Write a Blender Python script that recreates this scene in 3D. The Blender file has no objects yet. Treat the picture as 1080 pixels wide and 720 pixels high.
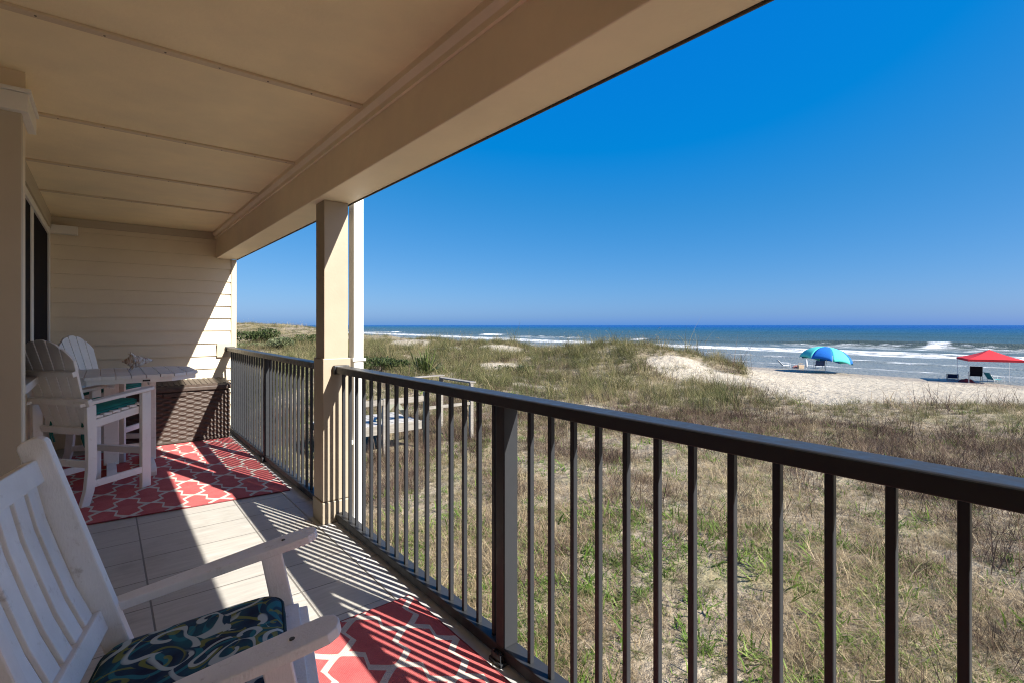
import bpy, bmesh, math, random
import numpy as np
from mathutils import Vector, Matrix, Euler
PI = math.pi
R = math.radians
C = bpy.context.scene.collection
SC = bpy.context.scene

# ------------------------------------------------------------------ camera
cam_d = bpy.data.cameras.new('camera')
cam = bpy.data.objects.new('camera', cam_d); C.objects.link(cam)
cam.location = (0, 0, 1.35)
cam.rotation_euler = (R(90), 0, R(-39.1))
cam_d.sensor_width = 36.0
cam_d.lens = 530.0 / 1080.0 * 36.0
cam_d.shift_y = -17.0 / 1080.0
cam_d.clip_start = 0.03
cam_d.clip_end = 60000
SC.camera = cam

# ------------------------------------------------------------------ world, sun, exposure
SUN_V = Vector((0.41, -1.25, 1.0)).normalized()
SUN_EL = math.asin(SUN_V.z)
SUN_AZ = math.atan2(SUN_V.x, SUN_V.y)
world = bpy.data.worlds.new('World'); SC.world = world
world.use_nodes = True
wn = world.node_tree; wn.nodes.clear()
w_out = wn.nodes.new('ShaderNodeOutputWorld')
w_bg = wn.nodes.new('ShaderNodeBackground')
w_sky = wn.nodes.new('ShaderNodeTexSky')
w_sky.sky_type = 'NISHITA'; w_sky.sun_disc = False
w_sky.sun_elevation = SUN_EL
w_sky.sun_rotation = SUN_AZ
w_sky.altitude = 0; w_sky.air_density = 0.6; w_sky.dust_density = 1.0; w_sky.ozone_density = 10.0
w_sep = wn.nodes.new('ShaderNodeSeparateColor'); w_cmb = wn.nodes.new('ShaderNodeCombineColor')
wn.links.new(w_sky.outputs[0], w_sep.inputs[0])
EXPO = 1.68
def w_grade(ch, off, gain, floor):          # camera-like colour response of the whole sky, one line per channel
    a = wn.nodes.new('ShaderNodeMath'); a.operation = 'MULTIPLY_ADD'; a.inputs[1].default_value = .12 * gain; a.inputs[2].default_value = off
    wn.links.new(w_sep.outputs[ch], a.inputs[0])
    c = wn.nodes.new('ShaderNodeMath'); c.operation = 'MAXIMUM'; c.inputs[1].default_value = floor; wn.links.new(a.outputs[0], c.inputs[0])
    g = wn.nodes.new('ShaderNodeMath'); g.operation = 'MULTIPLY'; g.inputs[1].default_value = 1 / .12 / 2 ** EXPO; wn.links.new(c.outputs[0], g.inputs[0])
    wn.links.new(g.outputs[0], w_cmb.inputs[ch])
w_grade(0, -.088, 1.5, .001); w_grade(1, .118, .88, .0); w_grade(2, .50, .45, .70)
wn.links.new(w_cmb.outputs[0], w_bg.inputs['Color'])
w_bg.inputs['Strength'].default_value = 0.12
wn.links.new(w_bg.outputs[0], w_out.inputs['Surface'])

sd = bpy.data.lights.new('sun', 'SUN'); sun = bpy.data.objects.new('sun', sd); C.objects.link(sun)
sd.energy = 3.8; sd.angle = R(0.5); sd.color = (1.0, 0.955, 0.88)
sun.rotation_euler = SUN_V.to_track_quat('Z', 'Y').to_euler()

SC.view_settings.view_transform = 'Standard'
SC.view_settings.look = 'None'
SC.view_settings.exposure = EXPO
SC.view_settings.gamma = 1.0
SC.view_settings.use_curve_mapping = False
SC.render.engine = 'CYCLES'
SC.cycles.use_denoising = True
SC.cycles.denoising_prefilter = 'NONE'
SC.cycles.filter_width = 1.1
SC.cycles.max_bounces = 14
SC.cycles.diffuse_bounces = 10
SC.cycles.transparent_max_bounces = 8

# ------------------------------------------------------------------ node helpers
def mat(name, base=(.5, .5, .5), rough=.6, spec=.5, metal=0.0):
    m = bpy.data.materials.new(name); m.use_nodes = True
    p = m.node_tree.nodes['Principled BSDF']
    p.inputs['Base Color'].default_value = (*base, 1)
    p.inputs['Roughness'].default_value = rough
    p.inputs['Specular IOR Level'].default_value = spec
    p.inputs['Metallic'].default_value = metal
    return m
class N:
    """small wrapper round a material's node tree"""
    def __init__(s, m): s.m = m; s.t = m.node_tree; s.p = s.t.nodes.get('Principled BSDF')
    def new(s, k, **kw):
        n = s.t.nodes.new(k)
        for a, b in kw.items(): setattr(n, a, b)
        return n
    def link(s, a, b): s.t.links.new(a, b)
    def val(s, sock, v):
        if hasattr(v, 'is_output'): s.link(v, sock)
        else: sock.default_value = v
    def math(s, op, a, b=0.0, c=0.0):
        n = s.new('ShaderNodeMath', operation=op)
        s.val(n.inputs[0], a); s.val(n.inputs[1], b); s.val(n.inputs[2], c)
        return n.outputs[0]
    def coord(s, which='Object'): return s.new('ShaderNodeTexCoord').outputs[which]
    def pos(s): return s.new('ShaderNodeNewGeometry').outputs['Position']
    def sep(s, v):
        n = s.new('ShaderNodeSeparateXYZ'); s.link(v, n.inputs[0]); return n.outputs
    def comb(s, x, y, z):
        n = s.new('ShaderNodeCombineXYZ')
        for i, v in enumerate((x, y, z)): s.val(n.inputs[i], v)
        return n.outputs[0]
    def mapping(s, v, scale=(1, 1, 1), loc=(0, 0, 0), rot=(0, 0, 0)):
        n = s.new('ShaderNodeMapping'); s.link(v, n.inputs[0])
        n.inputs['Scale'].default_value = scale; n.inputs['Location'].default_value = loc; n.inputs['Rotation'].default_value = rot
        return n.outputs[0]
    def noise(s, v, scale=5, detail=4, rough=.55, dist=0.0):
        n = s.new('ShaderNodeTexNoise'); s.link(v, n.inputs['Vector'])
        n.inputs['Scale'].default_value = scale; n.inputs['Detail'].default_value = detail
        n.inputs['Roughness'].default_value = rough; n.inputs['Distortion'].default_value = dist
        return n.outputs['Fac']
    def ramp(s, f, stops, interp='LINEAR'):
        n = s.new('ShaderNodeValToRGB'); s.link(f, n.inputs[0]); e = n.color_ramp.elements
        n.color_ramp.interpolation = interp
        while len(e) < len(stops): e.new(.5)
        for el, (p_, c_) in zip(e, stops):
            el.position = p_
            el.color = (*c_, 1) if isinstance(c_, tuple) else (c_, c_, c_, 1)
        return n.outputs[0]
    def smooth(s, f, a, b, lo=0.0, hi=1.0):
        n = s.new('ShaderNodeMapRange', interpolation_type='SMOOTHSTEP')
        s.val(n.inputs['Value'], f); n.inputs['From Min'].default_value = a; n.inputs['From Max'].default_value = b
        n.inputs['To Min'].default_value = lo; n.inputs['To Max'].default_value = hi
        return n.outputs[0]
    def mix(s, f, a, b, mode='MIX'):
        n = s.new('ShaderNodeMix', data_type='RGBA', blend_type=mode)
        s.val(n.inputs[0], f)
        for sock, v in ((n.inputs[6], a), (n.inputs[7], b)):
            if isinstance(v, tuple): sock.default_value = (*v, 1)
            else: s.val(sock, v)
        return n.outputs[2]
    def bump(s, h, strength=.3, dist=.01):
        n = s.new('ShaderNodeBump'); s.link(h, n.inputs['Height'])
        n.inputs['Strength'].default_value = strength; n.inputs['Distance'].default_value = dist
        s.link(n.outputs[0], s.p.inputs['Normal']); return n.outputs[0]
    def base(s, c): s.link(c, s.p.inputs['Base Color'])
    def rough(s, r_): s.val(s.p.inputs['Roughness'], r_)

def painted(name, col, var=.06, scale=3.0, rough=.55, bump=.15, grime=None, grain=None):
    """matt exterior paint with faint mottling, brush relief and optional dirt"""
    m = mat(name, col, rough); n = N(m); co = n.coord()
    big = n.noise(co, scale, 5, .6)
    lo = tuple(c * (1 - var * 1.6) for c in col); hi = tuple(min(1, c * (1 + var)) for c in col)
    c = n.ramp(big, [(.3, lo), (.7, hi)])
    if grime:
        g = n.noise(co, scale * 5, 6, .7)
        c = n.mix(n.smooth(g, .56, .78, 0, .8), c, grime)
    n.base(c)
    gv = co if grain is None else n.mapping(co, grain)
    fine = n.noise(gv, 60, 4, .6)
    n.bump(fine, bump, .004)
    n.rough(n.smooth(big, .2, .8, rough - .08, rough + .1))
    return m

M = {}
M['ceiling'] = painted('ceiling paint', (.87, .735, .475), .07, 2.0, .6, .3)
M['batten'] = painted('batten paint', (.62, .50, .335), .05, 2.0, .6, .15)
M['beam'] = painted('beam paint', (.84, .715, .52), .06, 2.0, .55, .15)
M['siding'] = painted('cream siding paint', (.70, .61, .45), .05, 1.5, .55, .2, grain=(1, 1, 8))
M['trim'] = painted('cream trim paint', (.47, .40, .295), .04, 2.5, .5, .12)
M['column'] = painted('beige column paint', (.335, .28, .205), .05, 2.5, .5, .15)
M['white_trim'] = painted('white trim paint', (.70, .67, .60), .04, 2.5, .45, .1)
M['downspout'] = painted('white enamel', (.70, .69, .65), .03, 2.5, .35, .05)
M['poly'] = painted('white poly lumber', (.80, .785, .75), .05, 4, .5, .12, grime=(.62, .59, .54), grain=(1, 1, 6))
M['rocker_paint'] = painted('weathered white paint', (.78, .785, .775), .08, 5, .55, .35, grime=(.46, .43, .39), grain=(3, 3, 1))

# powder coated dark metal
m = mat('bronze powder coat', (.027, .029, .033), .34, .24); n = N(m); co = n.coord()
n.rough(n.smooth(n.noise(co, 30, 4), .3, .7, .36, .5)); n.bump(n.noise(co, 220, 2), .08, .002)
sp = n.noise(co, 14, 6, .7)
n.base(n.mix(n.smooth(sp, .6, .8, 0, .5), (.027, .029, .033), (.05, .050, .050)))
M['rail'] = m

# floor tiles : wood look porcelain, 0.60 x 0.32 m, grout joints
def tile_material():
    m = mat('grey wood-look tile', (.4, .38, .35), .5); n = N(m); co = n.coord()
    x, y, z = n.sep(co)
    u = n.math('DIVIDE', n.math('SUBTRACT', x, .178), .60); v = n.math('DIVIDE', n.math('SUBTRACT', y, 2.97), .32)
    fu = n.math('FRACT', u); fv = n.math('FRACT', v)
    du = n.math('MULTIPLY', n.math('MINIMUM', fu, n.math('SUBTRACT', 1.0, fu)), .60)
    dv = n.math('MULTIPLY', n.math('MINIMUM', fv, n.math('SUBTRACT', 1.0, fv)), .32)
    wob = n.math('MULTIPLY', n.math('SUBTRACT', n.noise(co, 40, 3), .5), .002)
    d = n.math('ADD', n.math('MINIMUM', du, n.math('ADD', dv, .0008)), wob)
    joint = n.smooth(d, .0032, .0052, 1, 0)
    iu = n.math('FLOOR', u); iv = n.math('FLOOR', v)
    wnz = n.new('ShaderNodeTexWhiteNoise', noise_dimensions='2D'); n.link(n.comb(iu, iv, 0), wnz.inputs['Vector'])
    rnd = wnz.outputs['Value']
    off = n.comb(n.math('MULTIPLY', rnd, 7.0), n.math('MULTIPLY', rnd, 13.0), 0)
    va = n.new('ShaderNodeVectorMath', operation='ADD'); n.link(co, va.inputs[0]); n.link(off, va.inputs[1])
    streak = n.noise(n.mapping(va.outputs[0], (3, 22, 1)), 1.6, 7, .62, .6)
    col = n.ramp(streak, [(.25, (.36, .335, .295)), (.5, (.455, .43, .38)), (.75, (.55, .52, .465))])
    col = n.mix(n.math('MULTIPLY', rnd, .35), col, (.36, .345, .32))
    stain = n.noise(co, 2.2, 6, .65)
    col = n.mix(n.smooth(stain, .50, .72, 0, .5), col, (.25, .23, .195))
    col = n.mix(n.math('MULTIPLY', joint, .9), col, (.13, .12, .105))
    n.base(col)
    n.rough(n.smooth(streak, .3, .7, .42, .6))
    h = n.math('ADD', n.math('MULTIPLY', streak, .25), n.math('MULTIPLY', joint, -1.0))
    n.bump(h, .5, .003)
    return m
M['tile'] = tile_material()
M['concrete'] = painted('edge strip concrete', (.46, .455, .44), .12, 6, .65, .4, grime=(.26, .25, .23))

# trellis rug
def rug_material(name, sx, sy, ox, oy):
    m = mat(name, (.4, .05, .06), .85, .2); n = N(m); co = n.coord()
    x, y, z = n.sep(co)
    wx = n.math('MULTIPLY', n.math('SUBTRACT', n.noise(co, 9, 2), .5), .012)
    a = n.math('DIVIDE', n.math('ADD', n.math('SUBTRACT', x, ox), wx), sx)
    b = n.math('DIVIDE', n.math('ADD', n.math('SUBTRACT', y, oy), wx), sy)
    p = n.math('ADD', a, b); q = n.math('SUBTRACT', a, b)
    def line(p, q):
        pr = n.math('ROUND', p)
        t = n.math('FRACT', q)
        h = n.math('SUBTRACT', .5, t); u = n.math('MULTIPLY', n.math('ABSOLUTE', h), 2.0)
        prof = n.math('MINIMUM', n.math('DIVIDE', u, .15), n.math('POWER', n.math('DIVIDE', n.math('SUBTRACT', 1.0, u), .85), .5))
        g = n.math('MULTIPLY', n.math('MULTIPLY', n.math('SIGN', h), prof), .125)
        return n.math('ABSOLUTE', n.math('SUBTRACT', n.math('SUBTRACT', p, pr), g))
    d = n.math('MINIMUM', line(p, q), line(q, p))
    f = n.smooth(d, .054, .066, 1, 0)
    weave = n.noise(n.mapping(co, (1, 3, 1)), 160, 2, .6)
    red = n.ramp(n.noise(co, 7, 5, .7), [(.3, (.50, .10, .10)), (.7, (.60, .155, .145))])
    cream = n.ramp(n.noise(co, 12, 4), [(.3, (.60, .53, .45)), (.7, (.72, .65, .56))])
    c = n.mix(f, red, cream)
    c = n.mix(n.smooth(weave, .35, .65, 0, .22), c, (.16, .07, .06), 'MULTIPLY')
    n.base(c)
    wv = n.new('ShaderNodeTexWave'); n.link(co, wv.inputs[0]); wv.inputs['Scale'].default_value = 55; wv.inputs['Distortion'].default_value = 1.5
    n.bump(n.math('ADD', wv.outputs['Fac'], weave), .35, .003)
    return m
M['rug_far'] = rug_material('red trellis weave', .28, .45, .1385, 4.91)
M['rug_near'] = rug_material('red trellis weave near', .30, .41, 1.044, 2.03)
M['rug_binding'] = painted('dark red binding', (.22, .04, .045), .1, 20, .9, .3)

# fabrics
def fabric(name, col, dark):
    m = mat(name, col, .85, .2); n = N(m); co = n.coord()
    n.base(n.ramp(n.noise(co, 9, 5, .6), [(.3, dark), (.7, col)]))
    n.bump(n.noise(co, 350, 2), .3, .002)
    return m
M['teal'] = fabric('teal cushion cloth', (.035, .27, .24), (.022, .20, .18))
M['teal_cord'] = fabric('teal tie cord', (.03, .16, .14), (.02, .12, .11))
def paisley():
    m = mat('navy scroll print cloth', (.02, .04, .09), .8, .25); n = N(m); co = n.coord()
    nx = n.new('ShaderNodeTexNoise'); n.link(co, nx.inputs['Vector']); nx.inputs['Scale'].default_value = 6.0; nx.inputs['Detail'].default_value = 1.0
    vm = n.new('ShaderNodeVectorMath', operation='MULTIPLY_ADD')
    n.link(nx.outputs['Color'], vm.inputs[0]); vm.inputs[1].default_value = (.16, .16, .16); n.link(co, vm.inputs[2])
    v = vm.outputs[0]
    def rings(scale, w, seed):
        vo = n.new('ShaderNodeTexVoronoi', feature='F1'); n.link(n.mapping(v, (1, 1, 1), (seed, seed * .7, 0)), vo.inputs['Vector'])
        vo.inputs['Scale'].default_value = scale
        # spiral: distance plus angle about the cell centre
        df = n.new('ShaderNodeVectorMath', operation='SUBTRACT'); n.link(n.mapping(v, (1, 1, 1), (seed, seed * .7, 0)), df.inputs[0]); n.link(vo.outputs['Position'], df.inputs[1])
        xx, yy, zz = n.sep(df.outputs[0])
        ang = n.math('DIVIDE', n.math('ARCTAN2', yy, xx), 2 * PI)
        r_ = n.math('MULTIPLY', vo.outputs['Distance'], 2.6)
        ph = n.math('FRACT', n.math('ADD', n.math('ADD', r_, ang), seed))
        d = n.math('ABSOLUTE', n.math('SUBTRACT', ph, .5))
        return n.math('MULTIPLY', n.smooth(d, w, w + .05, 1, 0), n.smooth(vo.outputs['Distance'], .62, .74, 1, 0))
    a = rings(7.0, .11, .3); b = rings(9.5, .09, 1.7); c2 = rings(5.0, .08, 4.1)
    base = n.ramp(n.noise(co, 10, 3), [(.35, (.008, .014, .04)), (.52, (.012, .045, .085)), (.7, (.015, .10, .13))])
    c = n.mix(n.math('MULTIPLY', c2, .9), base, (.02, .16, .21))
    c = n.mix(n.math('MULTIPLY', b, .75), c, (.20, .22, .045))
    c = n.mix(n.math('MULTIPLY', a, .85), c, (.46, .54, .54))
    n.base(c); n.bump(n.noise(co, 400, 2), .25, .002)
    return m
M['paisley'] = paisley()
M['piping'] = fabric('dark teal piping', (.02, .06, .08), (.012, .04, .055))

M['glass'] = mat('dark screened glass', (.004, .005, .011), .5, .01)
m = mat('dark wicker resin', (.15, .115, .095), .5, .4); n = N(m); co = n.coord()
n.base(n.ramp(n.noise(co, 25, 5, .7), [(.3, (.042, .028, .022)), (.7, (.075, .053, .042))])); n.bump(n.noise(n.mapping(co, (1, 1, 9)), 60, 3), .3, .003)
M['wicker'] = m
def shell_material():
    m = mat('conch shell', (.6, .5, .4), .4); n = N(m); co = n.coord()
    w = n.noise(n.mapping(co, (30, 8, 8)), 1.4, 5, .6, 1.0)
    n.base(n.ramp(w, [(.35, (.26, .15, .085)), (.45, (.55, .39, .26)), (.56, (.78, .73, .66))])); n.bump(w, .5, .004)
    return m
M['shell'] = shell_material()
m = mat('silvered boardwalk timber', (.4, .37, .33), .8); n = N(m); co = n.coord()
n.base(n.ramp(n.noise(n.mapping(co, (2, 14, 14)), 2, 6, .65), [(.3, (.14, .125, .105)), (.7, (.27, .25, .22))])); n.bump(n.noise(n.mapping(co, (2, 25, 25)), 3, 4), .5, .006)
M['timber'] = m
m = mat('bleached deck plank', (.4, .37, .33), .8); n = N(m); co = n.coord()
n.base(n.ramp(n.noise(n.mapping(co, (14, 2, 14)), 2, 6, .65), [(.3, (.27, .25, .225)), (.7, (.44, .42, .385))])); M['deck_plank'] = m
m = mat('green treated post', (.3, .3, .24), .8); n = N(m); co = n.coord()
n.base(n.ramp(n.noise(n.mapping(co, (14, 14, 2)), 2, 6, .65), [(.3, (.13, .14, .105)), (.7, (.22, .225, .18))])); M['timber_green'] = m

# ------------------------------------------------------------------ mesh helpers
class MB:
    def __init__(s): s.v = []; s.f = []; s.mi = []
    def add(s, vs, fs, mi=0):
        o = len(s.v); s.v += [tuple(v) for v in vs]; s.f += [tuple(o + i for i in f) for f in fs]; s.mi += [mi] * len(fs)
    def box(s, x0, x1, y0, y1, z0, z1, mi=0):
        vs = [(x, y, z) for z in (z0, z1) for y in (y0, y1) for x in (x0, x1)]
        s.add(vs, [(0, 2, 3, 1), (4, 5, 7, 6), (0, 1, 5, 4), (2, 6, 7, 3), (0, 4, 6, 2), (1, 3, 7, 5)], mi); return s
    def bar(s, a, b, w, h, up=(0, 0, 1), mi=0):
        """rectangular bar from a to b; w across, h along 'up'"""
        a = Vector(a); b = Vector(b); t = (b - a).normalized(); up = Vector(up)
        x = t.cross(up)
        if x.length < 1e-5: x = t.cross(Vector((1, 0, 0)))
        x.normalize(); u = x.cross(t).normalized()
        vs = []
        for p in (a, b):
            for sx, su in ((-1, -1), (1, -1), (1, 1), (-1, 1)): vs.append(p + x * (sx * w / 2) + u * (su * h / 2))
        s.add(vs, [(0, 1, 2, 3), (7, 6, 5, 4), (0, 4, 5, 1), (1, 5, 6, 2), (2, 6, 7, 3), (3, 7, 4, 0)], mi); return s
    def tube(s, pts, r, seg=8, cap=True, mi=0):
        pts = [Vector(p) for p in pts]; rs = r if isinstance(r, (list, tuple)) else [r] * len(pts)
        rings = []; up = Vector((0, 0, 1)); prev = None
        for i, p in enumerate(pts):
            t = (pts[min(i + 1, len(pts) - 1)] - pts[max(i - 1, 0)]).normalized()
            if prev is None:
                x = t.cross(up)
                if x.length < 1e-4: x = t.cross(Vector((1, 0, 0)))
            else: x = prev - t * prev.dot(t)
            x.normalize(); prev = x; y = t.cross(x)
            rings.append([p + (x * math.cos(2 * PI * k / seg) + y * math.sin(2 * PI * k / seg)) * rs[i] for k in range(seg)])
        vs = [v for g in rings for v in g]; fs = []
        for i in range(len(pts) - 1):
            for k in range(seg):
                a = i * seg + k; b = i * seg + (k + 1) % seg
                fs.append((a, b, b + seg, a + seg))
        if cap: fs.append(tuple(range(seg - 1, -1, -1))); fs.append(tuple((len(pts) - 1) * seg + k for k in range(seg)))
        s.add(vs, fs, mi); return s
    def prism(s, poly, axis, t0, t1, mi=0):
        """extrude a 2-D polygon along an axis. axis 'y': poly is (x,z); 'x': (y,z); 'z': (x,y)"""
        def P(u, v, t): return {'y': (u, t, v), 'x': (t, u, v), 'z': (u, v, t)}[axis]
        k = len(poly); vs = [P(u, v, t0) for u, v in poly] + [P(u, v, t1) for u, v in poly]
        fs = [tuple(range(k)), tuple(range(2 * k - 1, k - 1, -1))] + [(i, i + k, (i + 1) % k + k, (i + 1) % k) for i in range(k)]
        s.add(vs, fs, mi); return s
    def xf(s, mtx, start=0):
        s.v = s.v[:start] + [tuple(mtx @ Vector(v)) for v in s.v[start:]]; return s
    def mesh(s, name):
        me = bpy.data.meshes.new(name); me.from_pydata(s.v, [], s.f); me.update()
        bm = bmesh.new(); bm.from_mesh(me); bmesh.ops.recalc_face_normals(bm, faces=bm.faces); bm.to_mesh(me); bm.free()
        return me
    def build(s, name, m, parent=None, bevel=0.0, smooth=False, seg=2):
        me = s.mesh(name)
        ms = m if isinstance(m, (list, tuple)) else [m]
        for k in ms: me.materials.append(k)
        if len(ms) > 1: me.polygons.foreach_set('material_index', s.mi)
        if smooth: me.polygons.foreach_set('use_smooth', [True] * len(me.polygons))
        o = bpy.data.objects.new(name, me); C.objects.link(o)
        if parent: o.parent = parent
        if bevel:
            b = o.modifiers.new('bevel', 'BEVEL'); b.width = bevel; b.segments = seg; b.limit_method = 'ANGLE'; b.angle_limit = R(40)
        return o
def tag(o, label=None, cat=None, group=None, kind=None):
    if label: o['label'] = label
    if cat: o['category'] = cat
    if group: o['group'] = group
    if kind: o['kind'] = kind
    return o
def thing(name, label, cat, loc=(0, 0, 0), rz=0.0, group=None):
    o = bpy.data.objects.new(name, None); C.objects.link(o); o.empty_display_size = .1
    o.location = loc; o.rotation_euler = (0, 0, rz)
    return tag(o, label, cat, group)
def copy_tree(o, parent=None):
    c = o.copy(); C.objects.link(c)
    if parent: c.parent = parent
    for ch in list(o.children): copy_tree(ch, c)
    return c

rng = np.random.default_rng(7)
random.seed(5)

# ================================================================== LARGE STRUCTURE
YE = 7.38          # end wall
# ---- balcony floor
mb = MB(); mb.box(-2.2, 1.115, -5, YE, -.18, 0)
o = mb.build('balcony_floor', M['tile']); tag(o, kind='structure')
mb = MB()
y = -5.0
while y < YE - .01:
    y2 = min(y + .60, YE); mb.box(1.119, 1.345, y + .002, y2 - .002, -.17, .003); y = y2
mb.box(-2.2, 1.335, -5, YE, -.34, -.181)
o = mb.build('balcony_floor_edge', M['concrete'], bevel=.006); tag(o, kind='structure')

# ---- ceiling with battens
mb = MB(); mb.box(-2.3, 1.114, -5, YE + .25, 2.53, 2.75)
ceil = mb.build('ceiling', M['ceiling']); tag(ceil, kind='structure')
for yb in (-2.3, -1.08, .15, 1.38, 2.61, 3.83, 4.93, 5.98):
    x0 = -.30 if 3.2 < yb < 3.8 else (-.452 if yb > 3.8 else -2.2)
    MB().box(x0, 1.078, yb - .022, yb + .022, 2.518, 2.532).build('batten', M['batten'], ceil, bevel=.003)
NAIL = mat('nail head', (.16, .13, .10), .5)
mb = MB()
for yb in (-1.08, .15, 1.38, 2.61, 3.83, 4.93, 5.98):
    x = -.2
    while x < 1.05: mb.tube([(x, yb + random.uniform(-.006, .006), 2.5195), (x, yb, 2.5172)], .0042, 8); x += .203
mb.build('nail_heads', NAIL, ceil)

# ---- roof beam
DRIP = painted('dark drip edge', (.07, .06, .05), .1, 8, .5, .1)
bt = thing('roof_beam', 'deep tan boxed beam running along the sea side of the ceiling', 'beam')
MB().box(1.115, 1.351, -5, YE, 2.203, 2.80).build('beam_box', M['beam'], bt, bevel=.006)
mb = MB(); mb.prism([(1.075, 2.53), (1.114, 2.53), (1.114, 2.45), (1.098, 2.45), (1.098, 2.478), (1.075, 2.50)], 'y', -5, YE - .002)
mb.build('cove_strip', M['beam'], bt)
MB().box(1.3515, 1.357, -5, YE + .01, 2.196, 2.235).build('drip_edge', DRIP, bt)
MB().box(-2.3, 1.46, -5, YE + .3, 2.76, 2.90).build('roof_slab', M['trim'], bt)

# ---- end wall : lap siding
ew = thing('end_wall', 'cream lap-sided wall closing off the far end of the balcony', 'wall', (0, 0, 0))
mb = MB(); pitch = .158; z = -.3; k = 0
while z < 2.53:
    z2 = z + pitch
    mb.add([(-.46, YE - .006, z + .0), (1.286, YE - .006, z), (1.286, YE + .0125, z2), (-.46, YE + .0125, z2), (-.46, YE + .013, z), (1.286, YE + .013, z)],
           [(0, 1, 2, 3), (0, 4, 5, 1)])
    z = z2
mb.box(-.46, 1.30, YE + .0135, YE + .2, -2.0, 2.6)
mb.build('lap_siding', M['siding'], ew)
MB().box(1.287, 1.349, YE - .012, YE + .21, -2.0, 2.2).build('corner_board', M['trim'], ew, bevel=.004)
MB().box(-.448, 1.113, YE - .022, YE - .002, 2.44, 2.529).build('frieze_board', M['trim'], ew, bevel=.003)
MB().box(1.125, 1.286, YE - .022, YE - .007, .945, 1.118).build('mounting_block', M['trim'], ew, bevel=.003)

# ---- house wall on the left, with window
WX = -.45
hw = thing('house_wall', 'cream wall with a dark window beside the bar table', 'wall')
mb = MB()
Y0, Y1, Z0, Z1 = 4.45, 7.20, .96, 2.36
mb.box(WX - .2, WX, 3.501, Y0, -2, 2.53); mb.box(WX - .2, WX, Y1, YE - .001, -2, 2.53)
mb.box(WX - .2, WX, Y0, Y1, -2, Z0); mb.box(WX - .2, WX, Y0, Y1, Z1, 2.53)
mb.build('wall_panel', M['siding'], hw)
win = MB()
win.box(WX - .05, WX + .012, Y0, Y0 + .07, Z0, Z1); win.box(WX - .05, WX + .012, Y1 - .09, Y1 + .02, Z0 - .02, Z1 + .02)
win.box(WX - .05, WX + .012, Y0 + .07, Y1 - .09, Z1 - .06, Z1); win.box(WX - .04, WX + .006, 5.53, 5.68, Z0 + .03, Z1 - .06)
wo = win.build('window', M['white_trim'], hw, bevel=.004)
MB().box(WX - .03, WX - .004, Y0 + .02, Y1 - .03, Z0, Z1 - .03).build('pane', M['glass'], wo)
MB().box(WX - .05, WX + .07, Y0 - .04, Y1 + .05, Z0 - .045, Z0 + .012).build('sill', M['white_trim'], wo, bevel=.004)
MB().box(WX + .0, WX + .23, YE - .13, YE - .024, 2.335, 2.425).build('trim_return', M['white_trim'], hw, bevel=.005)
MB().box(WX + .001, WX + .015, 4.4, YE - .14, 2.385, 2.53).build('frieze_board', M['trim'], hw)

# ---- near house wall : projecting corner
pw = thing('corner_wall', 'cream projecting wall corner with a white crown strip at the left edge', 'wall')
mb = MB(); mb.box(-2.4, -.305, 3.28, 3.50, -2, 2.53)
mb.box(-2.4, -2.2, -5, 3.28, -2, 2.53); mb.box(-2.4, 1.1, -5.2, -5, -2, 2.53)
mb.build('wall_panel', M['siding'], pw)
MB().box(-.372, -.298, 3.272, 3.32, -.0, 2.40).build('corner_board', M['trim'], pw, bevel=.003)
mb = MB()
mb.box(-2.3, -.272, 3.235, 3.279, 2.34, 2.425); mb.box(-.3045, -.272, 3.28, 3.60, 2.34, 2.425)
mb.box(-2.3, -.262, 3.225, 3.2795, 2.426, 2.445); mb.box(-.3045, -.262, 3.28, 3.605, 2.426, 2.445)
mb.build('crown_strip', M['white_trim'], pw, bevel=.003)
MB().box(-2.3, -.285, 3.252, 3.2795, 2.446, 2.529).build('frieze_board', M['batten'], pw)
# lower storey below the balcony
lw = thing('lower_wall', 'cream ground floor wall under the balcony', 'wall')
MB().box(-2.4, -.6, -5.2, YE + .2, -2.4, -.345).build('wall_panel', M['siding'], lw)

# ---- column
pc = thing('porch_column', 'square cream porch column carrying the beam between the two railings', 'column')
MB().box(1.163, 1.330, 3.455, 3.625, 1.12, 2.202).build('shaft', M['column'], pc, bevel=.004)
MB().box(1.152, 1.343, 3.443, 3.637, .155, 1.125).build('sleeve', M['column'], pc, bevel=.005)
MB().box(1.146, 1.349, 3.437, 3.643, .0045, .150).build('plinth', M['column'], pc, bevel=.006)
ds = thing('downspout', 'white rectangular downspout just outside the porch column', 'downspout')
MB().box(1.388, 1.462, 3.50, 3.60, -2.1, 2.76).build('pipe', M['downspout'], ds, bevel=.008)
MB().box(1.376, 1.474, 3.488, 3.606, 1.095, 1.115).build('strap', M['downspout'], ds, bevel=.002)
MB().box(1.350, 1.3875, 3.51, 3.59, .5, .53).build('strap', M['downspout'], ds, bevel=.002)

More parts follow.
